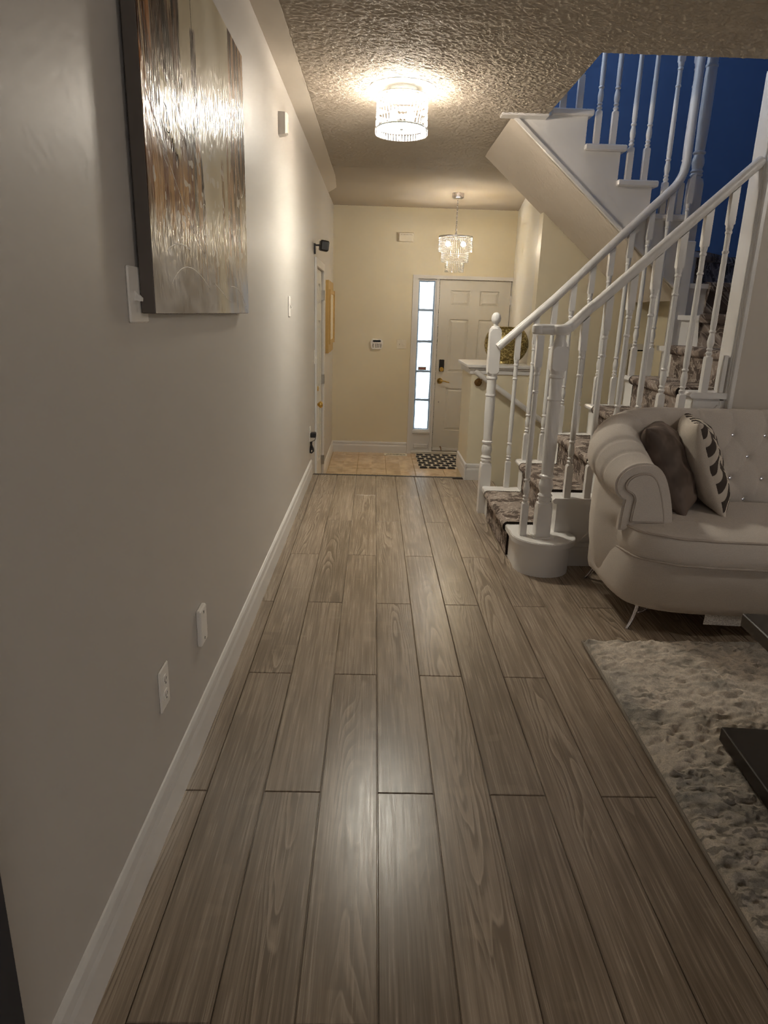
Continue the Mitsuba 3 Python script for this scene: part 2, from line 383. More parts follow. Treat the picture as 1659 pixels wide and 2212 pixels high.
put('wall_landing', cat(bx(-.33, -.215, 3.33, 5.55, 2.77, 5.1)), 'paint_blue', label='blue end wall of the upstairs landing', kind='structure')
# ceiling with the stair opening
OX = .985
cp = Polygon([(-.75, -3.3), (4.62, -3.3), (4.62, 8.4), (-.75, 8.4)])
hole = unary_union([sbox(OX, 3.445, 3.02, 4.50), sbox(.79, 4.46, 3.02, 5.50)])
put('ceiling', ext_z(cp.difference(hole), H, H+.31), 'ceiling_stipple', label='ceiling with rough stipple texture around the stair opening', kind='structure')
# smooth plastered border along the left wall and the disc around the lamp
LX, LY = .117, 4.035
def stipple(P, amp, seed):
    q = P/.0135
    w = meshkit.fbm(q*.5+9, 2, seed)[..., None]*1.2
    return amp*np.clip((meshkit.noise(q+w, seed)*.68+meshkit.noise(q*2.1, seed+1)*.32-.36)/.34, 0, 1)
gx, gy = np.meshgrid(np.arange(-.412, 1.98, .0062), np.arange(2.85, 6.1, .0062), indexing='ij')
gz = H-.0005-stipple(np.stack([gx, gy, gx*0], -1), .0036, 3)
gm = grid_mesh(np.stack([gx, gy, gz], -1))
fc = gm.triangles_center
keep = ~((fc[:, 0] > OX-.004) & (fc[:, 1] > 3.441)) & ~((fc[:, 0] > .775) & (fc[:, 1] > 4.45) & (fc[:, 1] < 5.5)) & ~((np.hypot(fc[:, 0]-LX, fc[:, 1]-LY) < .172)) & ~((fc[:, 0] > 1.24) & (fc[:, 1] > 5.5))
keep &= fc[:, 0] > -.418+.006*fc[:, 1]+.004
gm.update_faces(keep); gm.remove_unreferenced_vertices(); gm.fix_normals()
if gm.face_normals[:, 2].mean() > 0: gm.invert()
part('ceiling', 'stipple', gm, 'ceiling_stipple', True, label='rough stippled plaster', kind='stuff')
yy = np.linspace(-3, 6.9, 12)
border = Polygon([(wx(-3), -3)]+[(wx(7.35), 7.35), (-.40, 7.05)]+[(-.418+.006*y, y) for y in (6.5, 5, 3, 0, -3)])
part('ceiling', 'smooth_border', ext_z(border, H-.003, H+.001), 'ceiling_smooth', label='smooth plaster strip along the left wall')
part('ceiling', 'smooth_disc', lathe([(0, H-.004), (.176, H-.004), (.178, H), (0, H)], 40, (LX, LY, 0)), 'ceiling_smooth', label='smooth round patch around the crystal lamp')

# hallway floor: boards on a subfloor
BX0, BX1, BY0 = -.607, PX0+16*PW, .25
def rect(x0, x1, y0, y1): return sbox(x0, y0, x1, y1)
wallp = Polygon([(wx(-3.2), -3.2), (4.5, -3.2), (4.5, 3.47), (3.0, 3.47), (3.0, 4.52), (1.02, 4.52), (1.02, YE-.06), (.775, YE-.06), (.775, YE), (wx(YE), YE)])
put('floor', cat(ext_z(wallp, -.16, -.009), ext_z(wallp.difference(rect(-.7, BX1, BY0, 6)), -.009, 0)), 'laminate', label='grey brown wood laminate floor of the hallway', kind='structure')
plank_cache = {}
def plank_mesh(x0, x1, y0, y1):
    c, g = .0022, .0011
    x0, x1, y0, y1 = x0+g, x1-g, y0+g, y1-g
    p = [(x, y, z) for z in (-.009,) for x in (x0, x1) for y in (y0, y1)]+[(x, y, -c) for x in (x0, x1) for y in (y0, y1)]
    p += [(x, y, 0) for x in (x0+c, x1-c) for y in (y0+c, y1-c)]
    return hull(p)
for k in range(-4, 16):
    xa, xb = PX0+k*PW, PX0+(k+1)*PW
    par = k % 2
    for j in range(-4, 3):
        ya, yb = PY0+par*PL/2+j*PL, PY0+par*PL/2+(j+1)*PL
        x0, x1, y0, y1 = xa, xb, max(ya, BY0), min(yb, YE)
        if k == -4: x0 = wx(3)-.005
        if xb > 1.02: y1 = min(y1, 4.52)
        elif xb > .80: y1 = min(y1, 5.44)
        if xa > 1.15: y1 = min(y1, 3.47)
        if y1-y0 < .02: continue
        sig = (round(x1-x0, 4), round(y1-y0, 4))
        if sig not in plank_cache: plank_cache[sig] = mikit.ply(plank_mesh(0, x1-x0, 0, y1-y0), 'laminate')
        put(key('floor__plank'), plank_cache[sig], None, tf=T().translate([x0, y0, 0]))
put('trim_1', bx(wx(YE)+.015, .775, YE-.012, YE+.022, -.012, .003, .003), 'strip_dark', label='dark edging strip where the laminate drops to the foyer', kind='structure')
put('trim_2', bx(wx(YE), .775, YE-.02, YE+.01, ZF, -.012), 'trim_white', label='riser board of the step down into the foyer', kind='structure')
# foyer tiles
put('floor_foyer', bx(-.75, 1.75, YE-.02, YF+.16, ZF-.12, ZF-.006), 'grout', label='sunken tiled foyer floor with brown grout', kind='structure')
TS = .318
tm = mikit.ply(bx(.0028, TS-.0028, .0028, TS-.0028, -.01, 0, .002), 'floor_tile')
for i in range(-2, 6):
    for j in range(9):
        x0 = .159+(i-1)*TS; y0 = YF-.012-(j+1)*TS+(.10 if i % 2 else .0)*0+(.045 if i <= 0 else 0)
        if y0 < YE-.3: continue
        put(key('floor_foyer__tile'), tm, None, tf=T().translate([x0, y0, ZF]))

# baseboards
BBP = [(0, 0), (.014, 0), (.014, .085), (.010, .098), (.010, .108), (.013, .112), (.011, .128), (.004, .136), (0, .138)]
def baseboard(p, q, z0, side):
    """p, q (x, y): run; side: unit normal into the room"""
    p, q, s = np.array(p), np.array(q), np.array(side)
    P = np.array([[*(r+s*a), z0+b] for r in (p, q) for a, b in BBP]).reshape(2, -1, 3)
    k = len(BBP); f = []
    v = P.reshape(-1, 3)
    for j in range(k):
        a, b = j, (j+1) % k; f += [(a, b, b+k), (a, b+k, a+k)]
    for j in range(1, k-1): f += [(0, j+1, j), (k, k+j, k+j+1)]
    m = trimesh.Trimesh(v, f, process=False); m.fix_normals(); return m
put('baseboard_left', cat(baseboard((wx(-3), -3), (wx(5.46), 5.46), 0, (1, 0))), 'trim_white', label='white moulded baseboard along the left hallway wall', kind='structure')
put('baseboard_left_foyer', cat(baseboard((wx(6.74), 6.74), (wx(YF), YF), ZF, (1, 0))), 'trim_white', label='white baseboard on the left wall of the foyer', kind='structure')
put('baseboard_front', cat(baseboard((-.49, YF), (.425, YF), ZF, (0, -1))), 'trim_white', label='white baseboard under the alarm keypad wall', kind='structure')
put('baseboard_right', cat(baseboard((1.06, 3.485), (4.5, 3.485), 0, (0, -1))), 'trim_white', label='white baseboard below the stair side', kind='structure')

# left foyer door
d = 'door_2'
info(d, 'white six panel side door on the left foyer wall with brass knob', None, None, 'structure')
wm = wx(6.2)
def lx(y, o): return wx(y)+o
def six_panel(w, h):
    """recess rectangles of a six panel door (x0, x1, z0, z1), from its left and bottom"""
    a, b = .152*w, .436*w; c, e = .564*w, .848*w
    rows = [(.125*h, .385*h), (.475*h, .785*h), (.855*h, .945*h)]
    return [(x0, x1, z0, z1) for z0, z1 in rows for x0, x1 in ((a, b), (c, e))]
def door_slab(w, h, t):
    """in the x-z plane, face at y=0 looking to -y"""
    base = bx(0, w, .014, t, 0, h)
    face = Polygon([(0, 0), (w, 0), (w, h), (0, h)])
    for x0, x1, z0, z1 in six_panel(w, h): face = face.difference(sbox(x0, z0, x1, z1))
    return cat(base, ext_y(face, 0, .014))
def door_panel(x0, x1, z0, z1):
    o, i = .012, .040
    p = [(x, .0135, z) for x in (x0+o, x1-o) for z in (z0+o, z1-o)]+[(x, .003, z) for x in (x0+i, x1-i) for z in (z0+i, z1-i)]
    rim = ext_y(sbox(x0, z0, x1, z1).difference(sbox(x0+.007, z0+.007, x1-.007, z1-.007)), -.003, .014)
    return cat(hull(p+[(x, .0142, z) for x in (x0+o, x1-o) for z in (z0+o, z1-o)]), rim)
# turn from x-z facing -y to the left wall facing +x : (x, y, z) -> (wall - y, y0 + w - x ...)
def to_left(m, y0, zb, off):
    v = m.vertices.copy(); m = m.copy()
    m.vertices = np.c_[wx(y0)+off-v[:, 1]+.0038*v[:, 0], y0+v[:, 0], zb+v[:, 2]]; m.fix_normals(); return m
dw, dh = DY1-DY0-.006, DZ1-ZF-.012
part(d, 'slab', to_left(door_slab(dw, dh, .04), DY0+.003, ZF+.008, -.012), 'door_white')
for r in six_panel(dw, dh): part(d, 'panel', to_left(door_panel(*r), DY0+.003, ZF+.008, -.012), 'door_white')
cas = sbox(DY0-.062, ZF, DY1+.062, DZ1+.062).difference(sbox(DY0, ZF-.1, DY1, DZ1))
part(d, 'casing', mv(ext_x(cas, 0, .016), wm, 0, 0), 'trim_white')
for z in (ZF+.22, ZF+1.02, ZF+1.80):
    part(d, 'hinge', cat(mv(lathe([(0, -.045), (.007, -.045), (.007, .045), (0, .045)], 10), wx(DY1)+.014, DY1-.004, z), bx(wx(DY1)-.012, wx(DY1)+.012, DY1-.02, DY1+.012, z-.045, z+.045)), 'hinge_metal')
ky = DY0+.075
kb = rot(lathe([(0, 0), (.032, 0), (.032, .006), (.012, .010), (.011, .03), (.020, .036), (.029, .048), (.029, .060), (.018, .070), (0, .072)], 20), 90, (0, 1, 0))
part(d, 'knob', mv(kb, wx(ky)-.012, ky, .525), 'brass', True, label='round brass knob')
db = rot(lathe([(0, 0), (.030, 0), (.030, .008), (.022, .014), (0, .014)], 20), 90, (0, 1, 0))
part(d, 'deadbolt', cat(mv(db, wx(ky)-.012, ky, .665), bx(wx(ky), wx(ky)+.022, ky-.004, ky+.004, .645, .685, .003)), 'brass', label='brass deadbolt with thumb turn')

# front door and sidelight
d = 'door_1'
info(d, 'white six panel front door with brass lever and black lock', None, None, 'structure')
dx0, dx1, dz0, dz1 = .742, 1.572, -.300, 1.708
part(d, 'slab', mv(door_slab(dx1-dx0, dz1-dz0, .045), dx0, YF+.022, dz0), 'door_white')
for r in six_panel(dx1-dx0, dz1-dz0): part(d, 'panel', mv(door_panel(*r), dx0, YF+.022, dz0), 'door_white')
fr = sbox(FX0-.047, ZF, FX1+.03, FZ1+.028).difference(sbox(FX0+.012, ZF-.1, FX1-.022, FZ1-.012))
part(d, 'casing', ext_y(fr, YF-.016, YF+.002), 'trim_white')
part(d, 'jamb', cat(bx(.705, .738, YF, YF+.12, ZF, FZ1), bx(FX0, FX1, YF, YF+.12, FZ1-.013, FZ1+.02), bx(1.578, FX1, YF, YF+.12, ZF, FZ1), bx(FX0-.01, .49, YF, YF+.12, ZF, FZ1)), 'trim_white')
part(d, 'sill', bx(FX0, FX1, YF-.02, YF+.12, ZF, ZF+.032, .006), 'door_white')
part(d, 'sweep', bx(dx0, dx1, YF+.012, YF+.022, dz0, dz0+.035, .003), 'trim_white')
part(d, 'weatherstrip', cat(bx(.738, .742, YF+.01, YF+.05, ZF+.03, FZ1-.01), bx(.738, 1.578, YF+.01, YF+.05, dz1, dz1+.006)), 'gap_black')
part(d, 'smart_lock', cat(bx(.778, .838, YF-.004, YF+.022, .665, .805, .008), ), 'plastic_black', label='black keypad lock')
part(d, 'thumb_turn', cat(mv(rot(lathe([(0, 0), (.026, 0), (.026, .008), (.02, .014), (0, .014)], 20), 90, (1, 0, 0)), .808, YF-.003, .692), bx(.803, .813, YF-.03, YF-.014, .678, .708, .003)), 'brass')
part(d, 'lever', cat(mv(rot(lathe([(0, 0), (.034, 0), (.033, .012), (.015, .018), (.013, .05), (0, .052)], 24), 90, (1, 0, 0)), .797, YF+.022, .553),
     tube([(.797, YF-.025, .553), (.83, YF-.03, .556), (.87, YF-.028, .548), (.905, YF-.026, .540)], .0065, 8, 14)), 'brass', True, label='brass lever handle')
part(d, 'peg', mv(rot(lathe([(0, 0), (.008, 0), (.008, .01), (0, .012)], 12), 90, (1, 0, 0)), .795, YF+.022, .30), 'hinge_metal')
part(d, 'door_stop', cat(tube([(.84, YF+.02, -.255), (.845, YF-.03, -.25), (.85, YF-.045, -.285)], .006, 8, 8)), 'old_brass')
for z in (1.50, .72, -.05): part(d, 'hinge', bx(1.566, 1.582, YF+.006, YF+.024, z-.05, z+.05, .002), 'trim_white')
w = 'window_1'
info(w, 'narrow frosted sidelight of five panes left of the front door', None, None, 'structure')
gx0, gx1, gz0, gz1 = .498, .690, -.045, 1.690
zs = [gz0, .316, .657, 1.006, 1.363, gz1]
for a, b in zip(zs[:-1], zs[1:]):
    # hand finished film edge: each pane a slightly uneven sheet
    e = [(gx0+.016, a+.012), (gx1-.018, a+.012), (gx1-.014, b-.012), (gx0+.015, b-.012)]
    ring = []
    for (p, q) in zip(e, e[1:]+e[:1]):
        for t in np.linspace(0, 1, 7)[:-1]:
            j = rng.normal(0, .0016, 2)
            ring.append((p[0]+(q[0]-p[0])*t+j[0], p[1]+(q[1]-p[1])*t+j[1]))
    pm_ = ext_y(Polygon(ring), YF+.050, YF+.056)
    part(w, 'pane', pm_, 'pane_frost', uv=np.c_[(pm_.vertices[:, 0]-gx0)/.2, (pm_.vertices[:, 2]-a)/(b-a)], emitter={'type': 'area', 'radiance': proc(_frost)})
part(w, 'glass_edge', bx(gx0, gx1, YF+.057, YF+.064, gz0, gz1), 'muntin_gray')
for z in zs[1:-1]: part(w, 'muntin', bx(gx0, gx1, YF+.040, YF+.05, z-.006, z+.006), 'muntin_gray')
wf = sbox(.490, ZF+.03, .705, FZ1-.012).difference(sbox(gx0, gz0, gx1, gz1))
part(w, 'frame', ext_y(wf, YF+.03, YF+.085), 'trim_white')
part(w, 'bead', ext_y(sbox(gx0-.012, gz0-.012, gx1+.012, gz1+.01).difference(sbox(gx0, gz0, gx1, gz1)), YF+.018, YF+.032), 'trim_white')
part(w, 'bottom_sill', bx(gx0-.03, gx1+.03, YF+.008, YF+.034, gz0-.05, gz0-.012, .006), 'trim_white')
part(w, 'bottom_panel', cat(bx(.51, .69, YF+.015, YF+.032, -.275, -.225, .006)), 'trim_white')

# ------------------------------------------------------------------ knee wall and basement stair
put('wall_knee', cat(bx(.785, 1.26, 5.455, 6.02, ZF-.1, .885), bx(.785, 1.32, 5.455, 6.02, ZF-1.6, ZF-.09)), 'paint_cream', label='short cream half wall beside the basement stair', kind='structure')
put('trim_3', cat(bx(.742, 1.262, 5.415, 6.05, .918, .945, .006), bx(.755, 1.262, 5.43, 6.03, .905, .918, .003), bx(.768, 1.262, 5.443, 6.02, .868, .905, .004)), 'trim_white', label='white wooden cap on the half wall under the gold lantern', kind='structure')
put('baseboard_knee', cat(baseboard((.771, 5.45), (.955, 5.45), 0, (0, -1)), baseboard((.785, 5.43), (.785, 6.0), 0, (-1, 0))), 'trim_white', label='white baseboard around the foot of the half wall', kind='structure')
put('trim_4', cat(tube([(1.272, 5.47, .952), (1.345, 6.03, .952)], .008, 8)), 'trim_white', label='white quarter round along the half wall cap', kind='structure')
k = 'basement_stair'
info(k, 'basement stair going down to the right between the half wall and the staircase', 'staircase')
for i in range(6):
    part(k, 'step', bx(1.03+i*.22, 1.27+i*.22, 4.57, 5.43, -.2*(i+1)-.03, -.2*(i+1)) if i < 4 else bx(1.03+i*.22, 1.27+i*.22, 4.57, 5.43, -.2*(i+1)-.03, -.2*(i+1)), 'trim_white')
part(k, 'stringer', bx(1.03, 1.93, 4.535, 4.565, -1.6, .02), 'trim_white')
put('floor_basement', bx(.9, 3.0, 4.5, 5.5, -1.75, -1.68), 'laminate', label='floor at the foot of the basement stair', kind='structure')
k = 'basement_handrail'
info(k, 'off-white round handrail sloping down the half wall on a brass bracket', 'handrail')
part(k, 'rail', cat(tube([(.815, 5.385, .886), (1.90, 5.385, .161)], .021, 14), mv(trimesh.creation.icosphere(2, .021), .815, 5.385, .886)), 'trim_white', 35)
part(k, 'bracket', cat(mv(rot(lathe([(0, 0), (.030, 0), (.030, .006), (.024, .010), (0, .010)], 24), 90, (1, 0, 0)), .838, 5.44, .805), tube([(.838, 5.43, .805), (.845, 5.39, .812), (.862, 5.385, .845)], .007, 8, 8)), 'old_brass', True, label='dark brass wall bracket')

# ------------------------------------------------------------------ main staircase
S = 'staircase'
info(S, 'white painted staircase with brown patterned runner, turning back above itself', 'staircase')
RUN, RISE, NX = .217, .194, .763
YN, YFAR = 3.458, 4.490          # tread ends
nos = lambda n: NX+RUN*(n-1)
TH = .030
def tread(n, x1=None):
    x0 = nos(n); x1 = x1 or x0+RUN+.04
    prof = Polygon([(x0+.010, n*RISE-TH), (x1, n*RISE-TH), (x1, n*RISE), (x0+.010, n*RISE), (x0, n*RISE-.010), (x0, n*RISE-.02)])
    return ext_y(prof, YN, YFAR)
# bullnose bottom step
c0 = (.934, 3.430)
bull = unary_union([Point(c0).buffer(.172, 32), sbox(.763, 3.43, 1.01, YFAR-.02), sbox(c0[0], 3.43, 1.085, 3.5)])
part(S, 'tread', cat(ext_z(bull, RISE-TH, RISE-.004), ext_z(bull.buffer(-.004), RISE-.004, RISE)), 'trim_white', label='bottom step with a rounded bullnose end')
part(S, 'riser', ext_z(bull.buffer(-.026), 0, RISE-TH), 'trim_white')
for n in range(2, 6):
    part(S, 'tread', tread(n, 1.828 if n == 5 else None), 'trim_white')
    part(S, 'riser', bx(nos(n)+.028, nos(n)+.045, YN+.02, YFAR-.02, (n-1)*RISE, n*RISE-TH), 'trim_white')
# step 6 and the winders, fanned around the inner newel
NW = np.array([1.945, 4.475])
def wedge(a0, a1, inner=.0):
    ang = np.radians([a0, a1])
    pts = [tuple(NW)]
    for a in np.linspace(*ang, 7): pts.append(tuple(NW+np.array([math.cos(a), math.sin(a)])*3))
    return Polygon(pts)
well = sbox(nos(6), YN+.02, 2.95, 5.44)
# angles: -90 is towards the camera; step 6 from -90 to -45, 7 to 0, 8 to 45, 9 to 90
fan = {6: (-90, -45), 7: (-45, 0), 8: (0, 45), 9: (45, 92)}
step6 = unary_union([wedge(-90, -40).intersection(well), sbox(nos(6), YN+.02, 1.96, YFAR)])
for n, (a0, a1) in fan.items():
    poly = step6 if n == 6 else wedge(a0, a1+6).intersection(well)
    nose = poly if n == 6 else poly.union(LineString([tuple(NW), tuple(NW+3*np.array([math.cos(math.radians(a0)), math.sin(math.radians(a0))]))]).buffer(.028, cap_style=2).intersection(well))
    part(S, 'tread', ext_z(nose, n*RISE-TH, n*RISE), 'trim_white')
    if n == 6:
        part(S, 'riser', bx(nos(6)+.028, nos(6)+.045, YN+.02, YFAR-.02, 5*RISE, 6*RISE-TH), 'trim_white')
    else:
        a = math.radians(a0); u = np.array([math.cos(a), math.sin(a)])
        line = LineString([tuple(NW), tuple(NW+3*u)]).buffer(.008, cap_style=2).intersection(well)
        part(S, 'riser', ext_z(line, (n-1)*RISE, n*RISE-TH), 'trim_white')
# closed sides of the lower flight
side = [(.80, 0)]
for n in range(2, 6): side += [(nos(n)+.045, (n-1)*RISE if n > 2 else 0), (nos(n)+.045, n*RISE-TH)]
side = [(nos(2)+.03, 0), (nos(2)+.03, 2*RISE-TH)]
for n in range(3, 6): side += [(nos(n)+.03, (n-1)*RISE-TH), (nos(n)+.03, n*RISE-TH)]
side += [(1.80, 5*RISE-TH), (1.80, 0)]
part(S, 'stringer', ext_y(Polygon(side), YN+.025, YN+.05), 'trim_white')
fside = [(x, z) for x, z in side[:-2]]+[(nos(6)+.03, 5*RISE-TH), (nos(6)+.03, 6*RISE-TH), (1.93, 6*RISE-TH), (1.93, .0)]
part(S, 'stringer', ext_y(Polygon(fside), YFAR-.04, YFAR-.012), 'trim_white')
part(S, 'skirt_moulding', ext_y(LineString([(1.10, .06), (1.80, .06+.70*1.2)]).buffer(.014, cap_style=2).intersection(sbox(1.04, .14, 1.80, 2)), YN+.012, YN+.027), 'trim_white')

# runner: a band laid over treads and risers
RY0, RY1 = 3.605, 4.285
def runner(ns, x_end, start_floor=True):
    body = []
    for n in ns:
        x0 = nos(n)
        body.append(sbox(x0+.012, n*RISE-TH, x_end, n*RISE).union(Point(x0+.0145, n*RISE-.0145).buffer(.0145, 12)).union(sbox(x0+.0145, n*RISE-.029, x0+.1, n*RISE)))
        body.append(sbox(x0+.028, (n-1)*RISE-.03, x_end, n*RISE))
    b = unary_union(body)
    band = b.buffer(.013, 8).difference(b)
    return band.intersection(sbox(0, .012, x_end, 9))
part(S, 'stair_runner', ext_y(runner(range(1, 7), 1.93), RY0, RY1), 'stair_carpet', 35, label='brown and taupe patterned stair carpet')
for y in (RY0-.006, RY1):
    part(S, 'carpet_binding', ext_y(runner(range(1, 6), 1.66).buffer(.001), y, y+.006), 'carpet_edge', label='dark bound edge of the runner')
for n in (7, 8, 9):
    a = math.radians(fan[n][0]); u = np.array([math.cos(a), math.sin(a)]); back = np.array([-u[1], u[0]])
    p0, p1 = NW+u*.16, NW+u*.96
    z1 = n*RISE
    prof = [(.0, (n-1)*RISE+.002), (-.012, (n-1)*RISE+.002), (-.014, z1-.045), (-.042, z1-.040), (-.050, z1-.018), (-.042, z1+.006), (-.02, z1+.012), (.20, z1+.012), (.20, z1), (.0, z1-.002)]
    v = []
    for q in (p0, p1):
        for s, z in prof: v.append([*(q+back*s-back*.008), z])
    kk = len(prof); f = []
    for j in range(kk):
        b = (j+1) % kk; f += [(j, b, b+kk), (j, b+kk, j+kk)]
    m = trimesh.Trimesh(np.array(v), f, process=False)
    caps = [trimesh.Trimesh(np.array(v)[o:o+kk], extrude(Polygon(prof), .01).faces[:0].tolist() or [[0, i, i+1] for i in range(1, kk-1)], process=False) for o in (0, kk)]
    m = cat(m, *caps); m.fix_normals()
    part(S, 'stair_runner', m, 'stair_carpet')

# upper flight, climbing back to the left
YU = 4.452                      # near ends of its treads
UN = {10: 1.942, 11: 1.706, 12: 1.489, 13: 1.269, 14: 1.05}
UZ = {10: 1.952, 11: 2.136, 12: 2.325, 13: 2.508, 14: 2.70}
for n in (10, 11, 12, 13):
    part(S, 'tread', bx(UN[n+1]-.035, UN[n], YU, 5.44, UZ[n]-.036, UZ[n], .007), 'trim_white')
    part(S, 'riser', bx(UN[n]-.052, UN[n]-.03, YU+.04, 5.44, UZ.get(n-1, 1.75)-.02, UZ[n]-.036), 'trim_white')
st = [(UN[10]-.03, SOF(1.93)+.02), (UN[10]-.03, UZ[10]-.036)]
for n in (11, 12, 13): st += [(UN[n]-.03, UZ[n-1]-.036), (UN[n]-.03, UZ[n]-.036)]
st += [(.80, UZ[13]-.036), (.775, SOF(.775)+.0), (1.90, SOF(1.90))]
part(S, 'stringer', ext_y(Polygon(st), YU+.03, YU+.06), 'trim_white')
part(S, 'soffit', ext_y(Polygon([(.785, 2.462), (1.985, SOF(1.935)-.03), (1.985, SOF(1.935)+.03), (.785, 2.492)]), YU+.05, 5.44), 'soffit_stipple', label='stippled sloping underside of the upper flight')
sx_, sy_ = np.meshgrid(np.arange(.79, 1.985, .0075), np.arange(YU+.06, 5.44, .0075), indexing='ij')
sz_ = SOF(sx_)-.0015-stipple(np.stack([sx_, sy_, sx_*.8], -1), .0030, 8)
gm = grid_mesh(np.stack([sx_, sy_, sz_], -1)); gm.fix_normals()
if gm.face_normals[:, 2].mean() > 0: gm.invert()
put(S+'__soffit__stipple', gm, 'soffit_stipple', True, kind='stuff')
part(S, 'soffit_moulding', ext_y(LineString([(.79, SOF(.79)+.004), (1.93, SOF(1.93)+.004)]).buffer(.009, cap_style=2), YU+.012, YU+.032), 'trim_white')
part(S, 'landing_nosing', cat(bx(.712, .99, YU-.055, YU+.03, H-.014, H+.004, .004)), 'trim_white')
part(S, 'stringer', ext_y(Polygon([(.79, SOF(.79)), (1.26, SOF(1.26)), (1.26, H), (.79, H)]), 5.42, 5.54), 'soffit_stipple')
part(S, 'post_box', bx(1.905, 1.985, 4.445, 4.525, 0.9, 1.80, .004), 'trim_white')

# turned balusters
BR = .0165
def baluster(x, y, z0, z1, slope, r=1.0):
    Hh = z1-z0
    b, t = .180, Hh-.165
    s = .0172*r
    prof = [(0, b-.012), (.0172, b-.012), (.0172, b-.004), (.0125, b+.002), (.0125, b+.008), (.0165, b+.013), (.0165, b+.019), (.0120, b+.024), (.0120, b+.030), (.0165, b+.036), (.0120, b+.043),
            (.0160, b+.060), (.0176, b+.078), (.0150, b+.098), (.0118, b+.112), (.0118, b+.116), (.0172, b+.122), (.0172, b+.126), (.0125, b+.132), (.0150, b+.15),
            (.0155, b+.22), (.0130, t-.13), (.0128, t-.125), (.0165, t-.121), (.0165, t-.114), (.0130, t-.110), (.0130, t-.036), (.0165, t-.032), (.0165, t-.024), (.0135, t-.019), (.0165, t-.010), (.0172, t-.004), (.0172, t+.012), (0, t+.012)]
    m = [lathe([(q*r, z) for q, z in prof], 12)]
    e = s*.62
    m.append(hull([(i*s, j*s, z) for i in (-1, 1) for j in (-1, 1) for z in (0, b-.010)]+[(i*e, j*s, b) for i in (-1, 1) for j in (-1, 1)]+[(i*s, j*e, b) for i in (-1, 1) for j in (-1, 1)]))
    m.append(hull([(i*s, j*s, t+.010) for i in (-1, 1) for j in (-1, 1)]+[(i*e, j*e, t) for i in (-1, 1) for j in (-1, 1)]+[(i*s, j*s, Hh+slope*i*s-.004) for i in (-1, 1) for j in (-1, 1)]))
    return mv(cat(*m), x, y, z0)
YB = 3.492
rail_n = lambda x: 1.281+.941*(x-.985)
RR = .026
part(S, 'baluster', baluster(.820, 3.415, RISE, 1.262-.024, 0), 'trim_white', 40)
xs = [1.058+.1085*k for k in range(7)]
for x in xs:
    n = int((x-NX)/RUN)+1
    part(S, 'baluster', baluster(x, YB, n*RISE, rail_n(x)-.030, .941), 'trim_white', 40)
part(S, 'baluster', cat(bx(1.782, 1.806, YB-.02, YB+.02, 5*RISE, 5*RISE+.19, .003)), 'trim_white')
YFB = 4.455
def rail_f(x): return float(np.interp(x, [.80, .829, 1.152, 1.50, 1.80, 1.9], [1.125, 1.149, 1.449, 1.80, 2.10, 2.2]))
for kx in range(10):
    x = .927+.1085*kx
    n = int((x-NX)/RUN)+1
    part(S, 'baluster', baluster(x, YFB, n*RISE, rail_f(x)-.030, .95), 'trim_white', 40)
# upper flight balusters
for n in (10, 11, 12, 13):
    for o in (.158, .060):
        x = UN[n]-.028-o-.0
        part(S, 'baluster', baluster(x, YU+.035, UZ[n], UZ[n]+.98, -.9), 'trim_white', 40)

# newels
def newel(x, y, z0, blk, upper, ball=None, s=.038, neck=None):
    """blk: height of the foot block, upper (z0, z1) of the upper block"""
    b, (u0, u1) = blk, upper
    pr = [(0, b-.02), (.036, b-.02), (.037, b-.004), (.030, b+.004), (.030, b+.012), (.038, b+.018), (.038, b+.026), (.031, b+.032), (.039, b+.042), (.031, b+.052), (.030, b+.058), (.034, b+.072), (.038, b+.092),
          (.036, b+.110), (.030, b+.128), (.029, b+.134), (.038, b+.142), (.038, b+.149), (.030, b+.156), (.031, b+.20), (.0345, b+.30), (.0345, u0-.20), (.0325, u0-.155), (.0325, u0-.150), (.037, u0-.145), (.037, u0-.136), (.032, u0-.130),
          (.032, u0-.040), (.038, u0-.034), (.038, u0-.024), (.034, u0-.018), (.037, u0-.006), (.037, u0+.02), (0, u0+.02)]
    pr = [(q*s/.038, z) for q, z in pr]
    m = [lathe(pr, 20)]
    e = s*.6
    m.append(hull([(i*s, j*s, z) for i in (-1, 1) for j in (-1, 1) for z in (0, b-.03)]+[(i*e, j*s, b) for i in (-1, 1) for j in (-1, 1)]+[(i*s, j*e, b) for i in (-1, 1) for j in (-1, 1)]))
    m.append(hull([(i*s, j*s, z) for i in (-1, 1) for j in (-1, 1) for z in (u0+.014, u1-.018)]+[(i*e, j*s, z) for i in (-1, 1) for j in (-1, 1) for z in (u0, u1)]+[(i*s, j*e, z) for i in (-1, 1) for j in (-1, 1) for z in (u0, u1)]))
    if ball:
        zc = u1
        m.append(lathe([(0, zc-.004), (s*1.02, zc-.004), (s*1.02, zc+.004), (s*.8, zc+.010), (s*.72, zc+.018), (s*.42, zc+.022), (s*.40, zc+.034), (s*.62, zc+.042), (s*.82, zc+.055), (s*.86, zc+.070), (s*.78, zc+.086), (s*.55, zc+.099), (s*.28, zc+.105), (0, zc+.107)], 24))
    if neck:
        m.append(lathe([(0, u1-.01), (s*.95, u1-.01), (s*.93, u1+.008), (s*.70, u1+.03), (s*.64, u1+.045), (s*.64, neck), (0, neck)], 20))
    return mv(cat(*m), x, y, z0)
part(S, 'newel_post', cat(newel(.918, 3.405, RISE, .185, (.872, .990), None, .038, 1.262-RISE-.02), bx(.863, .973, 3.35, 3.46, RISE, RISE+.006)), 'trim_white', 40, label='turned newel post on the bullnose step')
part(S, 'newel_post', newel(.783, 4.500, 0, .352, (.955, 1.235), True, .0365), 'trim_white', 40, label='ball topped newel post at the foot of the far rail')
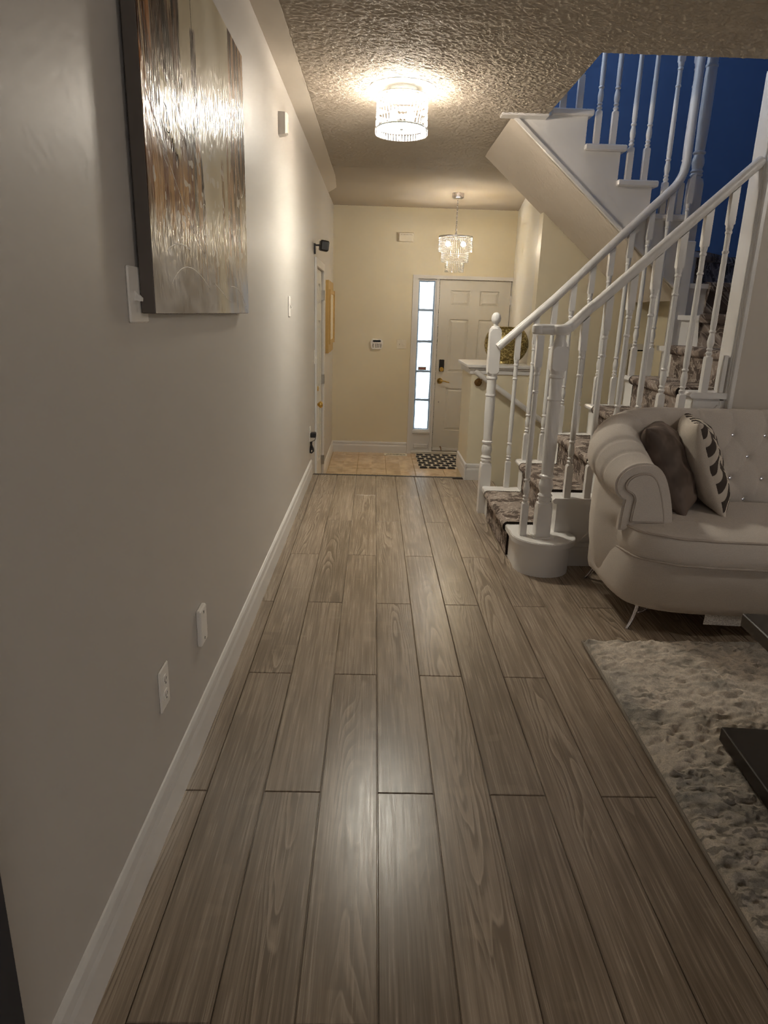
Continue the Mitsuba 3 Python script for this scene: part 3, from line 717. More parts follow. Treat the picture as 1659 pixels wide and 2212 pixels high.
part(S, 'newel_post', newel(1.952, 4.515, 1.76, .40, (1.15, 1.30), None, .0375, 1.32), 'trim_white', 40, label='tall newel post at the turn of the stair')
# handrails
def oval(w, h, n=14):
    a = np.arange(n)*2*math.pi/n
    return np.c_[np.sign(np.cos(a))*np.abs(np.cos(a))**.85*w, np.sign(np.sin(a))*np.abs(np.sin(a))**.85*h]
p = [(.790, 3.415, 1.262), (.82, 3.415, 1.262), (.90, 3.42, 1.262), (.94, 3.44, 1.264), (.972, 3.47, 1.275), (1.01, YB, rail_n(1.01)), (1.10, YB, rail_n(1.10)), (1.4, YB, rail_n(1.4)), (1.7, YB, rail_n(1.7)), (1.812, YB, rail_n(1.812))]
path = np.vstack([p[:1], spline(p[1:7], 24), p[7:]])
cap = lathe([(0, -.024), (.022, -.024), (.030, -.016), (.0325, 0), (.030, .016), (.022, .023), (0, .025)], 20, (.806, 3.415, 1.262))
ncap = lathe([(0, -.024), (.036, -.024), (.044, -.016), (.047, 0), (.044, .016), (.036, .023), (0, .025)], 24, (.918, 3.408, 1.262))
part(S, 'handrail', cat(sweep(path, oval(.029, .025)), cap, ncap), 'trim_white', 35, label='white rounded handrail on the near side')
aa = np.linspace(0, 1, 12)
th0 = math.atan2(.94, 1)
gb = [(1.780, 2.078)]
for q in aa:          # short bend from the slope to the vertical
    t_ = th0+(math.pi/2-th0)*q
    gb.append((gb[-1][0]+.0165*math.cos(t_), gb[-1][1]+.0165*math.sin(t_)))
gpath = np.array([(.80, YFB, rail_f(.80)), (1.0, YFB, rail_f(1.0)), (1.152, YFB, rail_f(1.152)), (1.5, YFB, rail_f(1.5)), (1.70, YFB, rail_f(1.70))]+[(a, YFB, b_) for a, b_ in gb]+[(gb[-1][0], YFB, 2.45), (gb[-1][0], YFB, 3.0)])
up = np.array([[-.7, 0, .7]]*len(gpath))
part(S, 'handrail', sweep(gpath, oval(.027, .025), up), 'trim_white', 35, label='white handrail on the far side, bending straight up at the top')
urail = sweep([(1.90, YU+.035, 2.92), (.9, YU+.035, 3.80)], oval(.027, .025))
part(S, 'handrail', urail, 'trim_white', 35)
# dark skirting on the winder wall, access hatch
put('trim_5', bx(1.99, 2.95, 5.425, 5.452, 1.745, 1.80), 'skirt_brown', label='dark brown skirting at the bottom of the blue wall', kind='structure')
k = 'access_hatch'
info(k, 'small framed access hatch in the cream wall under the stairs', 'hatch')
hx0, hx1, hz1 = 1.965, 2.20, 1.14
part(k, 'frame', ext_y(sbox(hx0, .75, hx1, hz1).difference(sbox(hx0+.045, .80, hx1-.045, hz1-.045)), 5.412, 5.439), 'door_white')
part(k, 'gap', bx(hx0+.044, hx1-.044, 5.436, 5.4395, .80, hz1-.044), 'gap_black')
part(k, 'panel', bx(hx0+.052, hx1-.052, 5.424, 5.436, .808, hz1-.054), 'paint_cream')

# stair end post of the living room wall
k = 'trim_6'
put(k, cat(bx(1.815, 1.836, 3.470, 3.592, .93, H, .003), bx(1.822, 1.846, 3.452, 3.610, .93, H, .005), bx(1.826, 1.85, 3.44, 3.478, .86, H, .004), bx(1.815, 1.85, 3.50, 3.535, .97, H, .004), bx(1.80, 1.86, 3.478, 3.59, 0, .93)), 'trim_white',
    label='white moulded casing where the near handrail meets the wall', kind='structure')

# ------------------------------------------------------------------ lamps
k = 'ceiling_lamp'
info(k, 'round flush crystal ceiling lamp glowing over the hallway', 'ceiling lamp')
part(k, 'canopy', lathe([(0, H), (.078, H), (.078, H-.030), (.070, H-.036), (0, H-.036)], 36, (LX, LY, 0)), 'plastic_white', 30)
part(k, 'ring', cat(*[lathe([(.129, z), (.140, z), (.140, z-.004), (.129, z-.004), (.129, z)], 44, (LX, LY, 0)) for z in (H-.040,)]), 'brushed_steel')
part(k, 'plate', lathe([(0, H-.036), (.100, H-.036), (.100, H-.042), (0, H-.042)], 32, (LX, LY, 0)), 'plastic_white')
part(k, 'spoke', cat(*[rot(bx(-.138, .138, -.004, .004, H-.043, H-.038), a, (0, 0, 1)) for a in (0, 60, 120)]).apply_translation((LX, LY, 0)), 'brushed_steel')
def prism(w, h, t):
    return hull([(sx*w/2, 0, sz*h*.5*.72) for sx in (-1, 1) for sz in (-1, 1)]+[(0, sy*t/2, sz*h*.32) for sy in (-1, 1) for sz in (-1, 1)]+[(0, 0, sz*h/2) for sz in (-1, 1)])
beads = []
pm = prism(.0125, .031, .009)
for r in range(4):
    for i in range(42):
        a = (i+.5*(r % 2))*2*math.pi/42
        beads.append(mv(rot(pm, math.degrees(a)+90, (0, 0, 1)), LX+.135*math.cos(a), LY+.135*math.sin(a), H-.062-r*.036))
part(k, 'crystal_beads', cat(*beads), 'crystal', kind='stuff', label='rings of cut crystal beads')
drops = []
dm = hull([(sx*.0062, sy*.003, sz*.017) for sx in (-1, 1) for sy in (-1, 1) for sz in (-1, 1)]+[(0, sy*.006, sz*.012) for sy in (-1, 1) for sz in (-1, 1)])
for i in range(52):
    a = i*2*math.pi/52
    drops.append(mv(rot(dm, math.degrees(a)+90, (0, 0, 1)), LX+.136*math.cos(a), LY+.136*math.sin(a), H-.207))
part(k, 'crystal_drops', cat(*drops), 'crystal', kind='stuff', label='bottom rim of flat crystal drops')
disc = trimesh.creation.cylinder(.124, .0006, sections=44); disc.apply_translation((LX, LY, H-.1925))
disc.update_faces(disc.face_normals[:, 2] < -.5); disc.remove_unreferenced_vertices()
part(k, 'diffuser', disc, 'bulb', label='frosted glass disc underneath', emitter=lamp(DISC_L))
part(k, 'diffuser_rim', lathe([(0, H-.184), (.126, H-.184), (.128, H-.188), (.126, H-.1915), (0, H-.1915)], 44, (LX, LY, 0)), 'frost_glass', label='edge of the frosted glass disc')
mat('frost_glass', pr_((.62, .70, .64), .3))
part(k, 'finial', lathe([(0, H-.2), (.008, H-.2), (.011, H-.195), (.011, H-.1921), (0, H-.1921)], 16, (LX, LY, 0)), 'brushed_steel')
for i in range(4):
    a = math.radians(45+90*i)
    part(k, 'bulb', mv(trimesh.creation.icosphere(2, .021), LX+.062*math.cos(a), LY+.062*math.sin(a), H-.135), 'bulb', emitter=lamp(FLUSH_L))
k = 'pendant_lamp'
info(k, 'small three tiered crystal pendant hanging on a chain before the front door', 'pendant lamp')
QX, QY = .785, 7.17
part(k, 'canopy', lathe([(0, H), (.056, H), (.058, H-.012), (.056, H-.040), (.048, H-.046), (0, H-.048)], 30, (QX, QY, 0)), 'chrome', 30)
link = trimesh.creation.torus(.0085, .0022, 10, 6)
for i in range(17):
    z = H-.058-i*.0205
    l = link.copy(); l.apply_scale((.75, 1.45, 1)); l = rot(l, 90, (1, 0, 0))
    part(k, 'link', mv(rot(l, 90*(i % 2)+20, (0, 0, 1)), QX, QY, z), 'chrome')
part(k, 'ring', cat(lathe([(.158, 2.066), (.168, 2.066), (.168, 2.056), (.158, 2.056), (.158, 2.066)], 44, (QX, QY, 0)), *[mv(rot(bx(-.16, .16, -.0012, .0012, 2.060, 2.064), a, (0, 0, 1)), QX, QY, 0) for a in (0, 60, 120)], lathe([(0, 2.10), (.009, 2.10), (.012, 2.064), (0, 2.05)], 12, (QX, QY, 0))), 'brushed_steel')
oct_ = hull([(.0074, 0, 0), (-.0074, 0, 0), (0, .0074, 0), (0, -.0074, 0), (0, 0, .0082), (0, 0, -.0082)])
for nm, rr, z0, rows, cnt in (('upper', .166, 2.046, 8, 50), ('middle', .133, 1.915, 6, 40), ('lower', .091, 1.822, 6, 26)):
    ms = [mv(rot(oct_, 17*i, (0, 0, 1)), QX+rr*math.cos(i*2*math.pi/cnt), QY+rr*math.sin(i*2*math.pi/cnt), z0-j*.0168) for i in range(cnt) for j in range(rows)]
    part(k, 'crystal_tier', cat(*ms), 'crystal_string', kind='stuff', label=nm+' tier of crystal bead strings')
part(k, 'crossbar', bx(QX-.09, QX+.09, QY-.022, QY-.018, 2.026, 2.030), 'brushed_steel')
for sx, c in ((-1, PEND_COOL), (1, PEND_WARM)):
    part(k, 'bulb', mv(trimesh.creation.icosphere(2, .024), QX+sx*.075, QY-.02, 1.995), 'bulb', emitter=lamp(c))

k = 'globe_lamp'
info(k, 'round globe lamp on the living room ceiling', 'ceiling lamp')
part(k, 'globe', mv(trimesh.creation.icosphere(3, .115), 3.0, 1.25, H-.15), 'bulb', True, emitter=lamp(LIV_L))
part(k, 'canopy', lathe([(0, H-.001), (.07, H-.001), (.07, H-.03), (0, H-.034)], 24, (3.0, 1.25, 0)), 'plastic_white')

# ------------------------------------------------------------------ things on the walls
def plate(y, z, w, h, t=.006, x=None):
    b = wx(y) if x is None else x
    return bx(b, b+t, y-w/2, y+w/2, z-h/2, z+h/2, .003)
k = 'painting'
info(k, 'glossy abstract city street painting in brown, orange and cream on the left wall', 'painting')
cx0 = -.481
part(k, 'canvas', bx(cx0-.031, cx0-.0006, CY0, CY1, CZ0, CZ1, .002), 'canvas_side', label='dark painted canvas edge')
part(k, 'picture', bx(cx0-.0006, cx0+.0004, CY0+.001, CY1-.001, CZ0+.001, CZ1-.001), 'painted_surface')
def stroke(pts, r=.0022): return tube([(cx0-r+.0011, CY0+s*(CY1-CY0), CZ0+t*(CZ1-CZ0)) for s, t in pts], r, 6, 16)
for q, r_ in (([(.02, .52), (.1, .44), (.25, .30), (.42, .18)], .0015), ([(.06, .46), (.10, .41), (.14, .38)], .0026), ([(.10, .165), (.18, .19), (.28, .185)], .0024), ([(.12, .08), (.22, .13), (.34, .125), (.45, .085)], .0014),
              ([(.52, .10), (.62, .07), (.72, .04)], .0024), ([(.72, .10), (.84, .09), (.96, .02)], .0024), ([(.88, .50), (.93, .46), (.97, .50), (.985, .56)], .0034), ([(.415, .33), (.44, .34), (.455, .31)], .002)):
    part(k, 'paint_stroke', stroke(q, r_), 'impasto')
part(k, 'sign_scribble', cat(stroke([(.135, .53), (.150, .50), (.142, .47), (.155, .465), (.160, .50)], .0016), stroke([(.165, .47), (.175, .44), (.180, .46), (.185, .43), (.192, .45)], .0016), stroke([(.2, .43), (.206, .41), (.212, .425), (.218, .40)], .0016)), 'ink')
for y in (CY0+.10, CY1-.10):
    part(k, 'spacer', bx(wx(y)-.001, cx0-.030, y-.01, y+.01, CZ1-.14, CZ1-.12), 'gap_black')
    part(k, 'spacer', bx(wx(y)-.001, cx0-.030, y-.01, y+.01, CZ0+.12, CZ0+.14), 'gap_black')
def toggle(y, z, side='left', x=None):
    b = wx(y) if x is None else x
    return hull([(b+.004, y-.005, z-.011), (b+.004, y+.005, z-.011), (b+.004, y-.005, z+.011), (b+.004, y+.005, z+.011), (b+.020, y-.004, z-.013), (b+.020, y+.004, z-.013), (b+.021, y-.004, z-.006), (b+.021, y+.004, z-.006)])
k = 'light_switch'
info(k, 'white light switch half hidden behind the lower corner of the painting', 'light switch')
part(k, 'plate', plate(1.535, 1.338, .116, .116), 'plastic_white')
part(k, 'toggle', toggle(1.514, 1.338), 'plastic_white')
k = 'light_switch_001'
info(k, 'small single light switch on the hallway wall below the motion sensor', 'light switch')
part(k, 'plate', plate(4.14, 1.338, .072, .116), 'plastic_white'); part(k, 'toggle', toggle(4.14, 1.338), 'plastic_white')
k = 'light_switch_002'
info(k, 'narrow white switch beside the side door casing', 'light switch')
part(k, 'plate', plate(5.77, .945, .070, .116), 'plastic_white'); part(k, 'toggle', toggle(5.77, .945), 'plastic_white')
k = 'light_switch_003'
info(k, 'ivory double light switch on the end wall beside the sidelight', 'light switch')
part(k, 'plate', bx(.264, .376, YF-.006, YF, .915, 1.022, .003), 'plastic_ivory')
for x, s in ((.295, 1), (.345, -1)):
    part(k, 'toggle', hull([(x+a, YF-.004, .968+b) for a in (-.005, .005) for b in (-.011, .011)]+[(x+a, YF-.022, .968+s*.009+b) for a in (-.004, .004) for b in (-.004, .004)]), 'plastic_ivory')
k = 'wall_outlet'
info(k, 'white duplex wall outlet low on the left wall, nearest the camera', 'outlet')
part(k, 'plate', plate(1.522, .384, .072, .116), 'plastic_white')
for z in (.405, .363):
    f = mv(ext_x(Point(0, 0).buffer(.0165, 12).intersection(sbox(-.0165, -.0135, .0165, .0135)), 0, .003), wx(1.522)+.006, 1.522, z)
    f2 = part(k, 'receptacle', f, 'plastic_white')
    put(key(f2+'__slot'), cat(bx(wx(1.522)+.0085, wx(1.522)+.0094, 1.514, 1.516, z-.002, z+.006), bx(wx(1.522)+.0085, wx(1.522)+.0094, 1.527, 1.529, z-.002, z+.006), bx(wx(1.522)+.0085, wx(1.522)+.0094, 1.519, 1.524, z-.010, z-.006)), 'gap_black')
k = 'blank_plate'
info(k, 'thick white blank wall plate low on the left wall, past the outlet', 'wall plate')
part(k, 'cover', bx(wx(1.885), wx(1.885)+.016, 1.849, 1.921, .322, .440, .004), 'plastic_white')
for z in (.338, .424): part(k, 'screw', bx(wx(1.885)+.0155, wx(1.885)+.0165, 1.882, 1.888, z-.004, z+.004), 'gap_black')
k = 'motion_sensor'
info(k, 'white motion sensor high on the left wall', 'motion sensor')
ys = 3.83
part(k, 'housing', hull([(wx(ys), ys+a, z) for a in (-.031, .031) for z in (2.166, 2.272)]+[(wx(ys)+.034, ys+a, z) for a in (-.029, .029) for z in (2.172, 2.270)]+[(wx(ys)+.045, ys+a, z) for a in (-.016, .016) for z in (2.178, 2.266)]), 'plastic_white')
part(k, 'lens', bx(wx(ys)+.043, wx(ys)+.0465, ys-.014, ys+.014, 2.185, 2.225, .0015), 'plastic_ivory')
k = 'security_camera'
info(k, 'small black security camera on a bracket above the side door', 'camera')
yc = 5.76; b = wx(yc)
part(k, 'bracket', cat(bx(b, b+.014, yc-.014, yc+.014, 1.755, 1.835, .003), tube([(b+.01, yc, 1.822), (b+.035, yc, 1.822), (b+.052, yc, 1.822)], .007, 8)), 'plastic_black')
body = bx(-.036, .036, -.03, .03, -.04, .04, .010)
part(k, 'body', mv(rot(rot(body, 8, (0, 1, 0)), 20, (0, 0, 1)), b+.082, yc, 1.818), 'plastic_black')
part(k, 'cable', cat(tube([(b+.06, yc+.01, 1.858), (b+.045, yc+.01, 1.868), (b+.028, yc+.01, 1.84), (b+.010, yc+.012, 1.82), (b+.004, yc+.022, 1.74)], .0022, 6, 20)), 'plastic_ivory', label='thin pale cable')
k = 'power_adapter'
info(k, 'black plug adapter with a bundled cable in the outlet by the side door', 'adapter')
ya = 5.37; b = wx(ya)
part(k, 'body', bx(b+.008, b+.052, ya-.028, ya+.028, .338, .378, .006), 'plastic_black')
part(k, 'cable', cat(tube([(b+.045, ya, .340), (b+.04, ya, .315), (b+.016, ya, .300), (b+.010, ya, .285)], .0025, 6, 16), *[tube([(b+.010+o, ya+q, .300), (b+.006+o, ya+q-.004, .26), (b+.010+o, ya+q, .21), (b+.020+o, ya+q, .215), (b+.020+o, ya+q+.003, .25), (b+.012+o, ya+q, .300)], .0042, 6, 24) for o, q in ((0, 0), (.006, .008), (.003, -.009))]), 'plastic_black', True)
part(k, 'tie', bx(b+.004, b+.026, ya-.014, ya+.014, .236, .250, .003), 'plastic_black')
k = 'wall_outlet_001'
info(k, 'white wall outlet holding the black plug adapter', 'outlet')
part(k, 'plate', plate(ya, .365, .072, .118), 'plastic_white'); part(k, 'receptacle', bx(b+.006, b+.009, ya-.016, ya+.016, .34, .40, .002), 'plastic_white')
k = 'picture_frame'
info(k, 'gilt double stepped picture frame on the left foyer wall', 'picture frame')
fy0, fy1, fz0, fz1 = 7.03, 7.80, .905, 1.615
b = wx(7.03)
part(k, 'outer_frame', ext_x(sbox(fy0, fz0, fy1, fz1).difference(sbox(fy0+.10, fz0+.10, fy1-.10, fz1-.10)), b, b+.030), 'frame_gold')
part(k, 'inner_frame', ext_x(sbox(fy0+.085, fz0+.085, fy1-.03, fz1-.085).difference(sbox(fy0+.125, fz0+.125, fy1-.07, fz1-.125)), b+.030, b+.045), 'frame_gold')
part(k, 'picture', bx(b+.012, b+.034, fy0+.098, fy1-.05, fz0+.098, fz1-.098), 'print_cream')
part(k, 'bead_edge', cat(*[mv(trimesh.creation.icosphere(1, .007), b+.045, fy1-.034, z) for z in np.linspace(fz0+.09, fz1-.09, 38)]), 'frame_gold', kind='stuff')
k = 'door_chime'
info(k, 'white door chime box high on the end wall', 'chime')
part(k, 'cover', bx(.247, .414, YF-.052, YF-.004, 2.095, 2.19, .005), 'plastic_ivory'); part(k, 'back', bx(.240, .420, YF-.006, YF, 2.09, 2.195), 'plastic_ivory')
part(k, 'groove', bx(.262, .40, YF-.0525, YF-.0515, 2.168, 2.171), 'canvas_side')
k = 'alarm_keypad'
info(k, 'white alarm keypad with a dark display on the end wall', 'keypad')
kx0, kx1, kz0, kz1 = -.048, .100, .905, 1.022
pts = [(kx0, kz0+.07), (kx0+.012, kz0+.012), (kx0+.028, kz0), (kx1-.028, kz0), (kx1-.012, kz0+.012), (kx1, kz0+.07), (kx1-.006, kz1-.018), (kx1-.024, kz1), (kx0+.024, kz1), (kx0+.006, kz1-.018)]
part(k, 'housing', cat(ext_y(Polygon(pts).buffer(-.003).buffer(.003), YF-.024, YF)), 'plastic_white')
part(k, 'display', bx(kx0+.028, kx1-.026, YF-.0255, YF-.0235, kz1-.036, kz1-.013, .001), 'screen_black')
for r in range(4):
    for c in range(3):
        part(k, 'key', bx(kx0+.056+c*.019, kx0+.069+c*.019, YF-.0265, YF-.0235, kz0+.018+r*.0125, kz0+.026+r*.0125, .001), 'canvas_side', label=None)
for r in range(4):
    part(k, 'key', bx(kx0+.020, kx0+.042, YF-.0265, YF-.0235, kz0+.018+r*.0125, kz0+.0245+r*.0125, .001), 'canvas_side')
part(k, 'key_strip', bx(kx1-.030, kx1-.020, YF-.0265, YF-.0235, kz0+.018, kz0+.064, .001), 'canvas_side')
k = 'window_sticker'
info(k, 'small grey sticker with red print at the bottom of a sidelight pane', 'sticker')
part(k, 'paper', bx(.532, .626, YF+.046, YF+.0485, .671, .709), 'hinge_metal')
mat('sticker_red', pr_((.28, .03, .025), .5))
part(k, 'print', cat(*[bx(.543+i*.0105, .5515+i*.0105, YF+.0452, YF+.0462, .682+(.002 if i % 3 else 0), .698-(.003 if i % 2 else 0)) for i in range(7)]), 'sticker_red')
put('window_sticker_001', trimesh.Trimesh([(.548, YF+.0488, .925), (.614, YF+.0488, .925), (.614, YF+.0488, .988), (.548, YF+.0488, .988)], [[0, 1, 2], [0, 2, 3]], process=False), 'sticker_pink', label='faded pale pink sticker at the top of a sidelight pane', cat='sticker')
mat('sticker_pink', {'type': 'principledthin', 'base_color': rgb((.97, .90, .91)), 'roughness': .5, 'diff_trans': 1.8})

# ------------------------------------------------------------------ foyer floor things
k = 'floor_register'
info(k, 'white slatted floor register at the foot of the end wall', 'vent')
part(k, 'rim', ext_z(sbox(.150, 7.985, .428, 8.115).difference(sbox(.172, 8.008, .406, 8.092)), ZF, ZF+.007), 'plastic_ivory')
part(k, 'well', bx(.17, .408, 8.006, 8.094, ZF, ZF+.0015), 'gap_black')
for i in range(13): part(k, 'slat', bx(.176+i*.0178, .186+i*.0178, 8.006, 8.094, ZF+.001, ZF+.006), 'plastic_ivory')
put('door_mat', bx(.535, 1.24, 7.335, 8.125, ZF+.0005, ZF+.010, .004), 'door_mat_pile', label='charcoal door mat with pale lattice pattern', cat='door mat')

# pierced gold lantern on the half wall
k = 'gold_lantern'
info(k, 'pierced gold metal lantern with a round belly on the half wall cap', 'lantern')
VX, VY, VZ = 1.093, 5.72, .945
a = np.linspace(-math.radians(49), math.radians(49), 26)
prof = [(0, 0), (.112, 0), (.116, .004), (.114, .012), (.108, .020)]
part(k, 'base', lathe([(0, .0), (.115, .0), (.117, .004), (.113, .010), (.110, .03), (.116, .052), (0, .056)], 48, (VX, VY, VZ)), 'pierced_gold', True)
sp = [(.180*math.cos(x)**.9, .155+.128*math.sin(x)/math.sin(math.radians(49))*.98) for x in a]
part(k, 'belly', lathe([(0, sp[0][1])]+sp+[(0, sp[-1][1])], 64, (VX, VY, VZ)), 'pierced_gold', True)
part(k, 'neck', lathe([(.104, .225), (.106, .23), (.104, .255), (.108, .284), (.112, .288), (.108, .291), (.098, .288), (.096, .23), (.104, .225)], 48, (VX, VY, VZ)), 'pierced_gold', 40)

# ------------------------------------------------------------------ living room
put('charcoal_cabinet', cat(bx(wx(.2)+.02, -.462, -.55, .70, .10, .88, .004), bx(wx(.2)+.03, -.475, -.53, .68, 0, .10)), 'charcoal', label='dark charcoal cabinet side at the left edge of the photo', cat='cabinet')

# sofa: one upholstered band makes arms and back
k = 'sofa'
info(k, 'grey beige tufted sofa with rolled arms and crystal buttons', 'sofa')
AX0, AX1, YFR, YBK, CR = 1.318, 2.80, 2.775, 3.185, .20
def upath():
    p = [(AX0, y, 0) for y in np.linspace(YFR, YBK-CR, 26)]
    p += [(AX0+CR-CR*math.cos(t), YBK-CR+CR*math.sin(t), 1) for t in np.linspace(0, math.pi/2, 36)[1:]]
    p += [(x, YBK, 2) for x in np.linspace(AX0+CR, AX1-CR, 220)[1:]]
    p += [(AX1-CR+CR*math.sin(t), YBK-CR+CR*math.cos(t), 1) for t in np.linspace(0, math.pi/2, 30)[1:]]
    p += [(AX1, y, 0) for y in np.linspace(YBK-CR, YFR, 20)[1:]]
    return np.array(p)
UP = upath()
tang = np.gradient(UP[:, :2], axis=0); tang /= np.linalg.norm(tang, axis=1, keepdims=True)
outn = np.c_[-tang[:, 1], tang[:, 0]]
base_prof = spline([(0, .30), (0, .40), (.006, .50), (.022, .60), (.045, .69), (.075, .76), (.115, .797), (.165, .803), (.215, .782), (.252, .735), (.262, .68), (.248, .632), (.222, .606)], 74)
out_prof = spline([(.218, .604), (.222, .56), (.226, .46), (.224, .36), (.212, .26), (.185, .17), (.15, .118)], 26)
lenp = np.r_[0, np.cumsum(np.linalg.norm(np.diff(UP[:, :2], axis=0), axis=1))]; lenp /= lenp[-1]
arm_len = lambda i: min(abs(UP[i, 1]-YFR)/(YBK-YFR), 1.0) if UP[i, 2] < 2 else 1.0
def topk(i):
    q = arm_len(i); q = q*q*(3-2*q)
    return (.735+(.905-.735)*q-.45)/(.803-.45)
BTA = [1.46+.16*j for j in range(9)]; BTB = [1.54+.16*j for j in range(8)]
ROWS = [(.790, BTA), (.688, BTB), (.583, BTA), (.478, BTB)]
def seg_d(px, pz, a, b):
    ax, az = a; bx_, bz = b; dx, dz = bx_-ax, bz-az
    t = np.clip(((px-ax)*dx+(pz-az)*dz)/(dx*dx+dz*dz), 0, 1)
    return np.hypot(px-ax-t*dx, pz-az-t*dz)
edges = []
for (za, xa), (zb, xb) in zip(ROWS[:-1], ROWS[1:]):
    for p in xa:
        for q in xb:
            if abs(abs(p-q)-.08) < .01: edges.append(((p, za), (q, zb)))
def nk(i):
    if UP[i, 2] == 2: return 1.0
    q = arm_len(i) if UP[i, 2] == 0 else 1.0
    if UP[i, 2] == 1:
        f_ = min(abs(UP[i, 0]-AX0), abs(UP[i, 0]-AX1))/CR
        return 1.2-.2*min(max(f_, 0), 1)
    return 1.04+.16*min(1, (UP[i, 1]-YFR)/(YBK-CR-YFR))
def shell_pt(i, nn, z, inner):
    nn = nn*nk(i)
    kz = topk(i); zz = .45+(z-.45)*kz if z > .45 else z
    x, y = UP[i, :2]+outn[i]*nn
    return np.array([x, y, zz])
P = np.array([[shell_pt(i, a, z, True) for a, z in base_prof] for i in range(len(UP))])
back = (UP[:, 2] == 2)
m0 = P.shape[1]
roll_i = int(np.argmax(base_prof[:, 1]))
X, Z = P[:, :, 0], P[:, :, 2]
dep = np.zeros_like(X)
for z, xsb in ROWS:
    for x in xsb: dep += .017*np.exp(-((X-x)**2+(Z-z)**2)/.028**2)
for a, b_ in edges: dep = np.maximum(dep, .012*np.exp(-(seg_d(X, Z, a, b_)/.011)**2)+dep*0) if False else dep+.0045*np.exp(-(seg_d(X, Z, a, b_)/.009)**2)
over = np.arange(m0)[None, :] > 0
for x in BTA:
    fade = np.clip((Z-.79)/.02, 0, 1)*(np.arange(m0)[None, :] < roll_i+14)
    dep += .006*np.exp(-((X-x)/.008)**2)*fade
for x in BTB:
    dep += .006*np.exp(-((X-x)/.010)**2)*np.clip((.478-Z)/.01, 0, 1)
mask = np.zeros_like(X); ii = np.where(back)[0]
ramp = np.clip((np.arange(len(ii)))/6, 0, 1)*np.clip((len(ii)-np.arange(len(ii)))/6, 0, 1)
mask[ii] = ramp[:, None]
dep = np.minimum(dep, .034)*mask
# pleat seams that fan around the rolled corner and arm
seam = np.zeros(len(UP))
for sfrac in (.052, .088, .128, .165): seam += .008*np.exp(-((lenp-sfrac)/.0035)**2)
gradp = np.gradient(base_prof, axis=0); gradp /= np.linalg.norm(gradp, axis=1, keepdims=True)
npn = np.c_[gradp[:, 1], -gradp[:, 0]]          # inward normal of the profile in (n, z): into the stuffing
sd = dep+seam[:, None]*(np.arange(m0)[None, :] > 24)
P = P+outn[:, None, :].repeat(m0, 1)[..., :1]*0 + np.concatenate([outn[:, None, :]*(sd*npn[None, :, 0])[..., None], (sd*npn[None, :, 1])[..., None]], axis=2)
ruf = meshkit.fbm(P*9, 3, 4)-.5
P = P+np.concatenate([outn[:, None, :]*(ruf*.008*npn[None, :, 0])[..., None], (ruf*.008*npn[None, :, 1])[..., None]], axis=2)
m = grid_mesh(P); m.fix_normals()
part(k, 'backrest', m, 'linen', True, label='deep buttoned back and rolled arms')
def sst(v): v = min(max(v, 0), 1); return v*v*(3-2*v)
def tuck(i, z): return .028*sst((2.97-UP[i, 1])/.19)*sst((.52-z)/.10) if UP[i, 2] == 0 else 0
PO = np.array([[shell_pt(i, a-tuck(i, z), z, False) for a, z in out_prof] for i in range(len(UP))])
m = grid_mesh(PO); m.fix_normals()
part(k, 'outer_cover', m, 'linen', True)
# scroll panels on the arm fronts
full = np.vstack([base_prof, out_prof])
for sgn, ax in ((-1, AX0), (1, AX1)):
    kz = topk(0)
    pl = [(ax+sgn*a*nk(0), .45+(z-.45)*kz if z > .45 else z) for a, z in full]
    poly = Polygon(pl).buffer(0)
    poly = poly if poly.geom_type == 'Polygon' else max(poly.geoms, key=lambda g: g.area)
    poly = poly.intersection(sbox(0, .44, 5, 2))
    rim = poly.buffer(-.006)
    part(k, 'arm_front', cat(ext_y(rim, YFR-.014, YFR+.02), ext_y(poly.buffer(.002), YFR-.004, YFR+.02)), 'linen')
    inn = poly.buffer(-.042)
    inn = inn if inn.geom_type == 'Polygon' else max(inn.geoms, key=lambda g: g.area)
    part(k, 'scroll_panel', ext_y(inn.buffer(-.004), YFR-.024, YFR-.01), 'linen')
    ring = np.array(LineString(inn.exterior.coords).segmentize(.02).coords)
    part(k, 'piping', sweep(np.c_[ring[:, 0], np.full(len(ring), YFR-.018), ring[:, 1]], circle(.005, 8), (0, 1, 0)), 'linen_piping', True)
# base and seat with a bowed front
def bow(xl, yf, off):
    """front outline from the left back corner round to the right back corner"""
    xm = (AX0+AX1)/2; hw = xm-xl
    pts = [(xl, 3.12), (xl, 2.90), (xl+.006, 2.78), (xl+.03, 2.70), (xl+.08, 2.645), (xl+.16, 2.60), (xl+.28, 2.572), (xl+.42, 2.558), (xl+.6, 2.55), (xm, 2.548)]
    pts = np.array(pts)-[0, off]
    c = spline(pts, 60)
    r = c[::-1].copy(); r[:, 0] = 2*xm-r[:, 0]
    return np.vstack([c, r[1:]])
def slab(line, levels):
    """line: open outline (left back ... right back); levels: (inset, z)"""
    t = np.gradient(line, axis=0); t /= np.linalg.norm(t, axis=1, keepdims=True)
    nin = np.c_[-t[:, 1], t[:, 0]]
    if ((line.mean(0)-line[len(line)//2])@nin[len(line)//2]) < 0: nin = -nin
    Pg = np.array([[[*(q+n_*d_), z] for d_, z in levels] for q, n_ in zip(line, nin)])
    m = grid_mesh(Pg)
    out = [m]
    for li in (0, -1):
        ring = Pg[:, li]
        pol = Polygon(ring[:, :2]).buffer(0)
        out.append(mv(extrude(pol, .0005), 0, 0, ring[0, 2]-.00025))
    m = cat(*out); return m
bl = bow(1.090, 2.55, -.012)
mm = slab(bl, [(.06, .112), (.03, .118), (.010, .135), (.0, .17), (-.002, .24), (.004, .31), (.012, .345), (.03, .352)])
part(k, 'base', mm, 'linen', 50)
sl = bow(1.108, 2.55, .006)
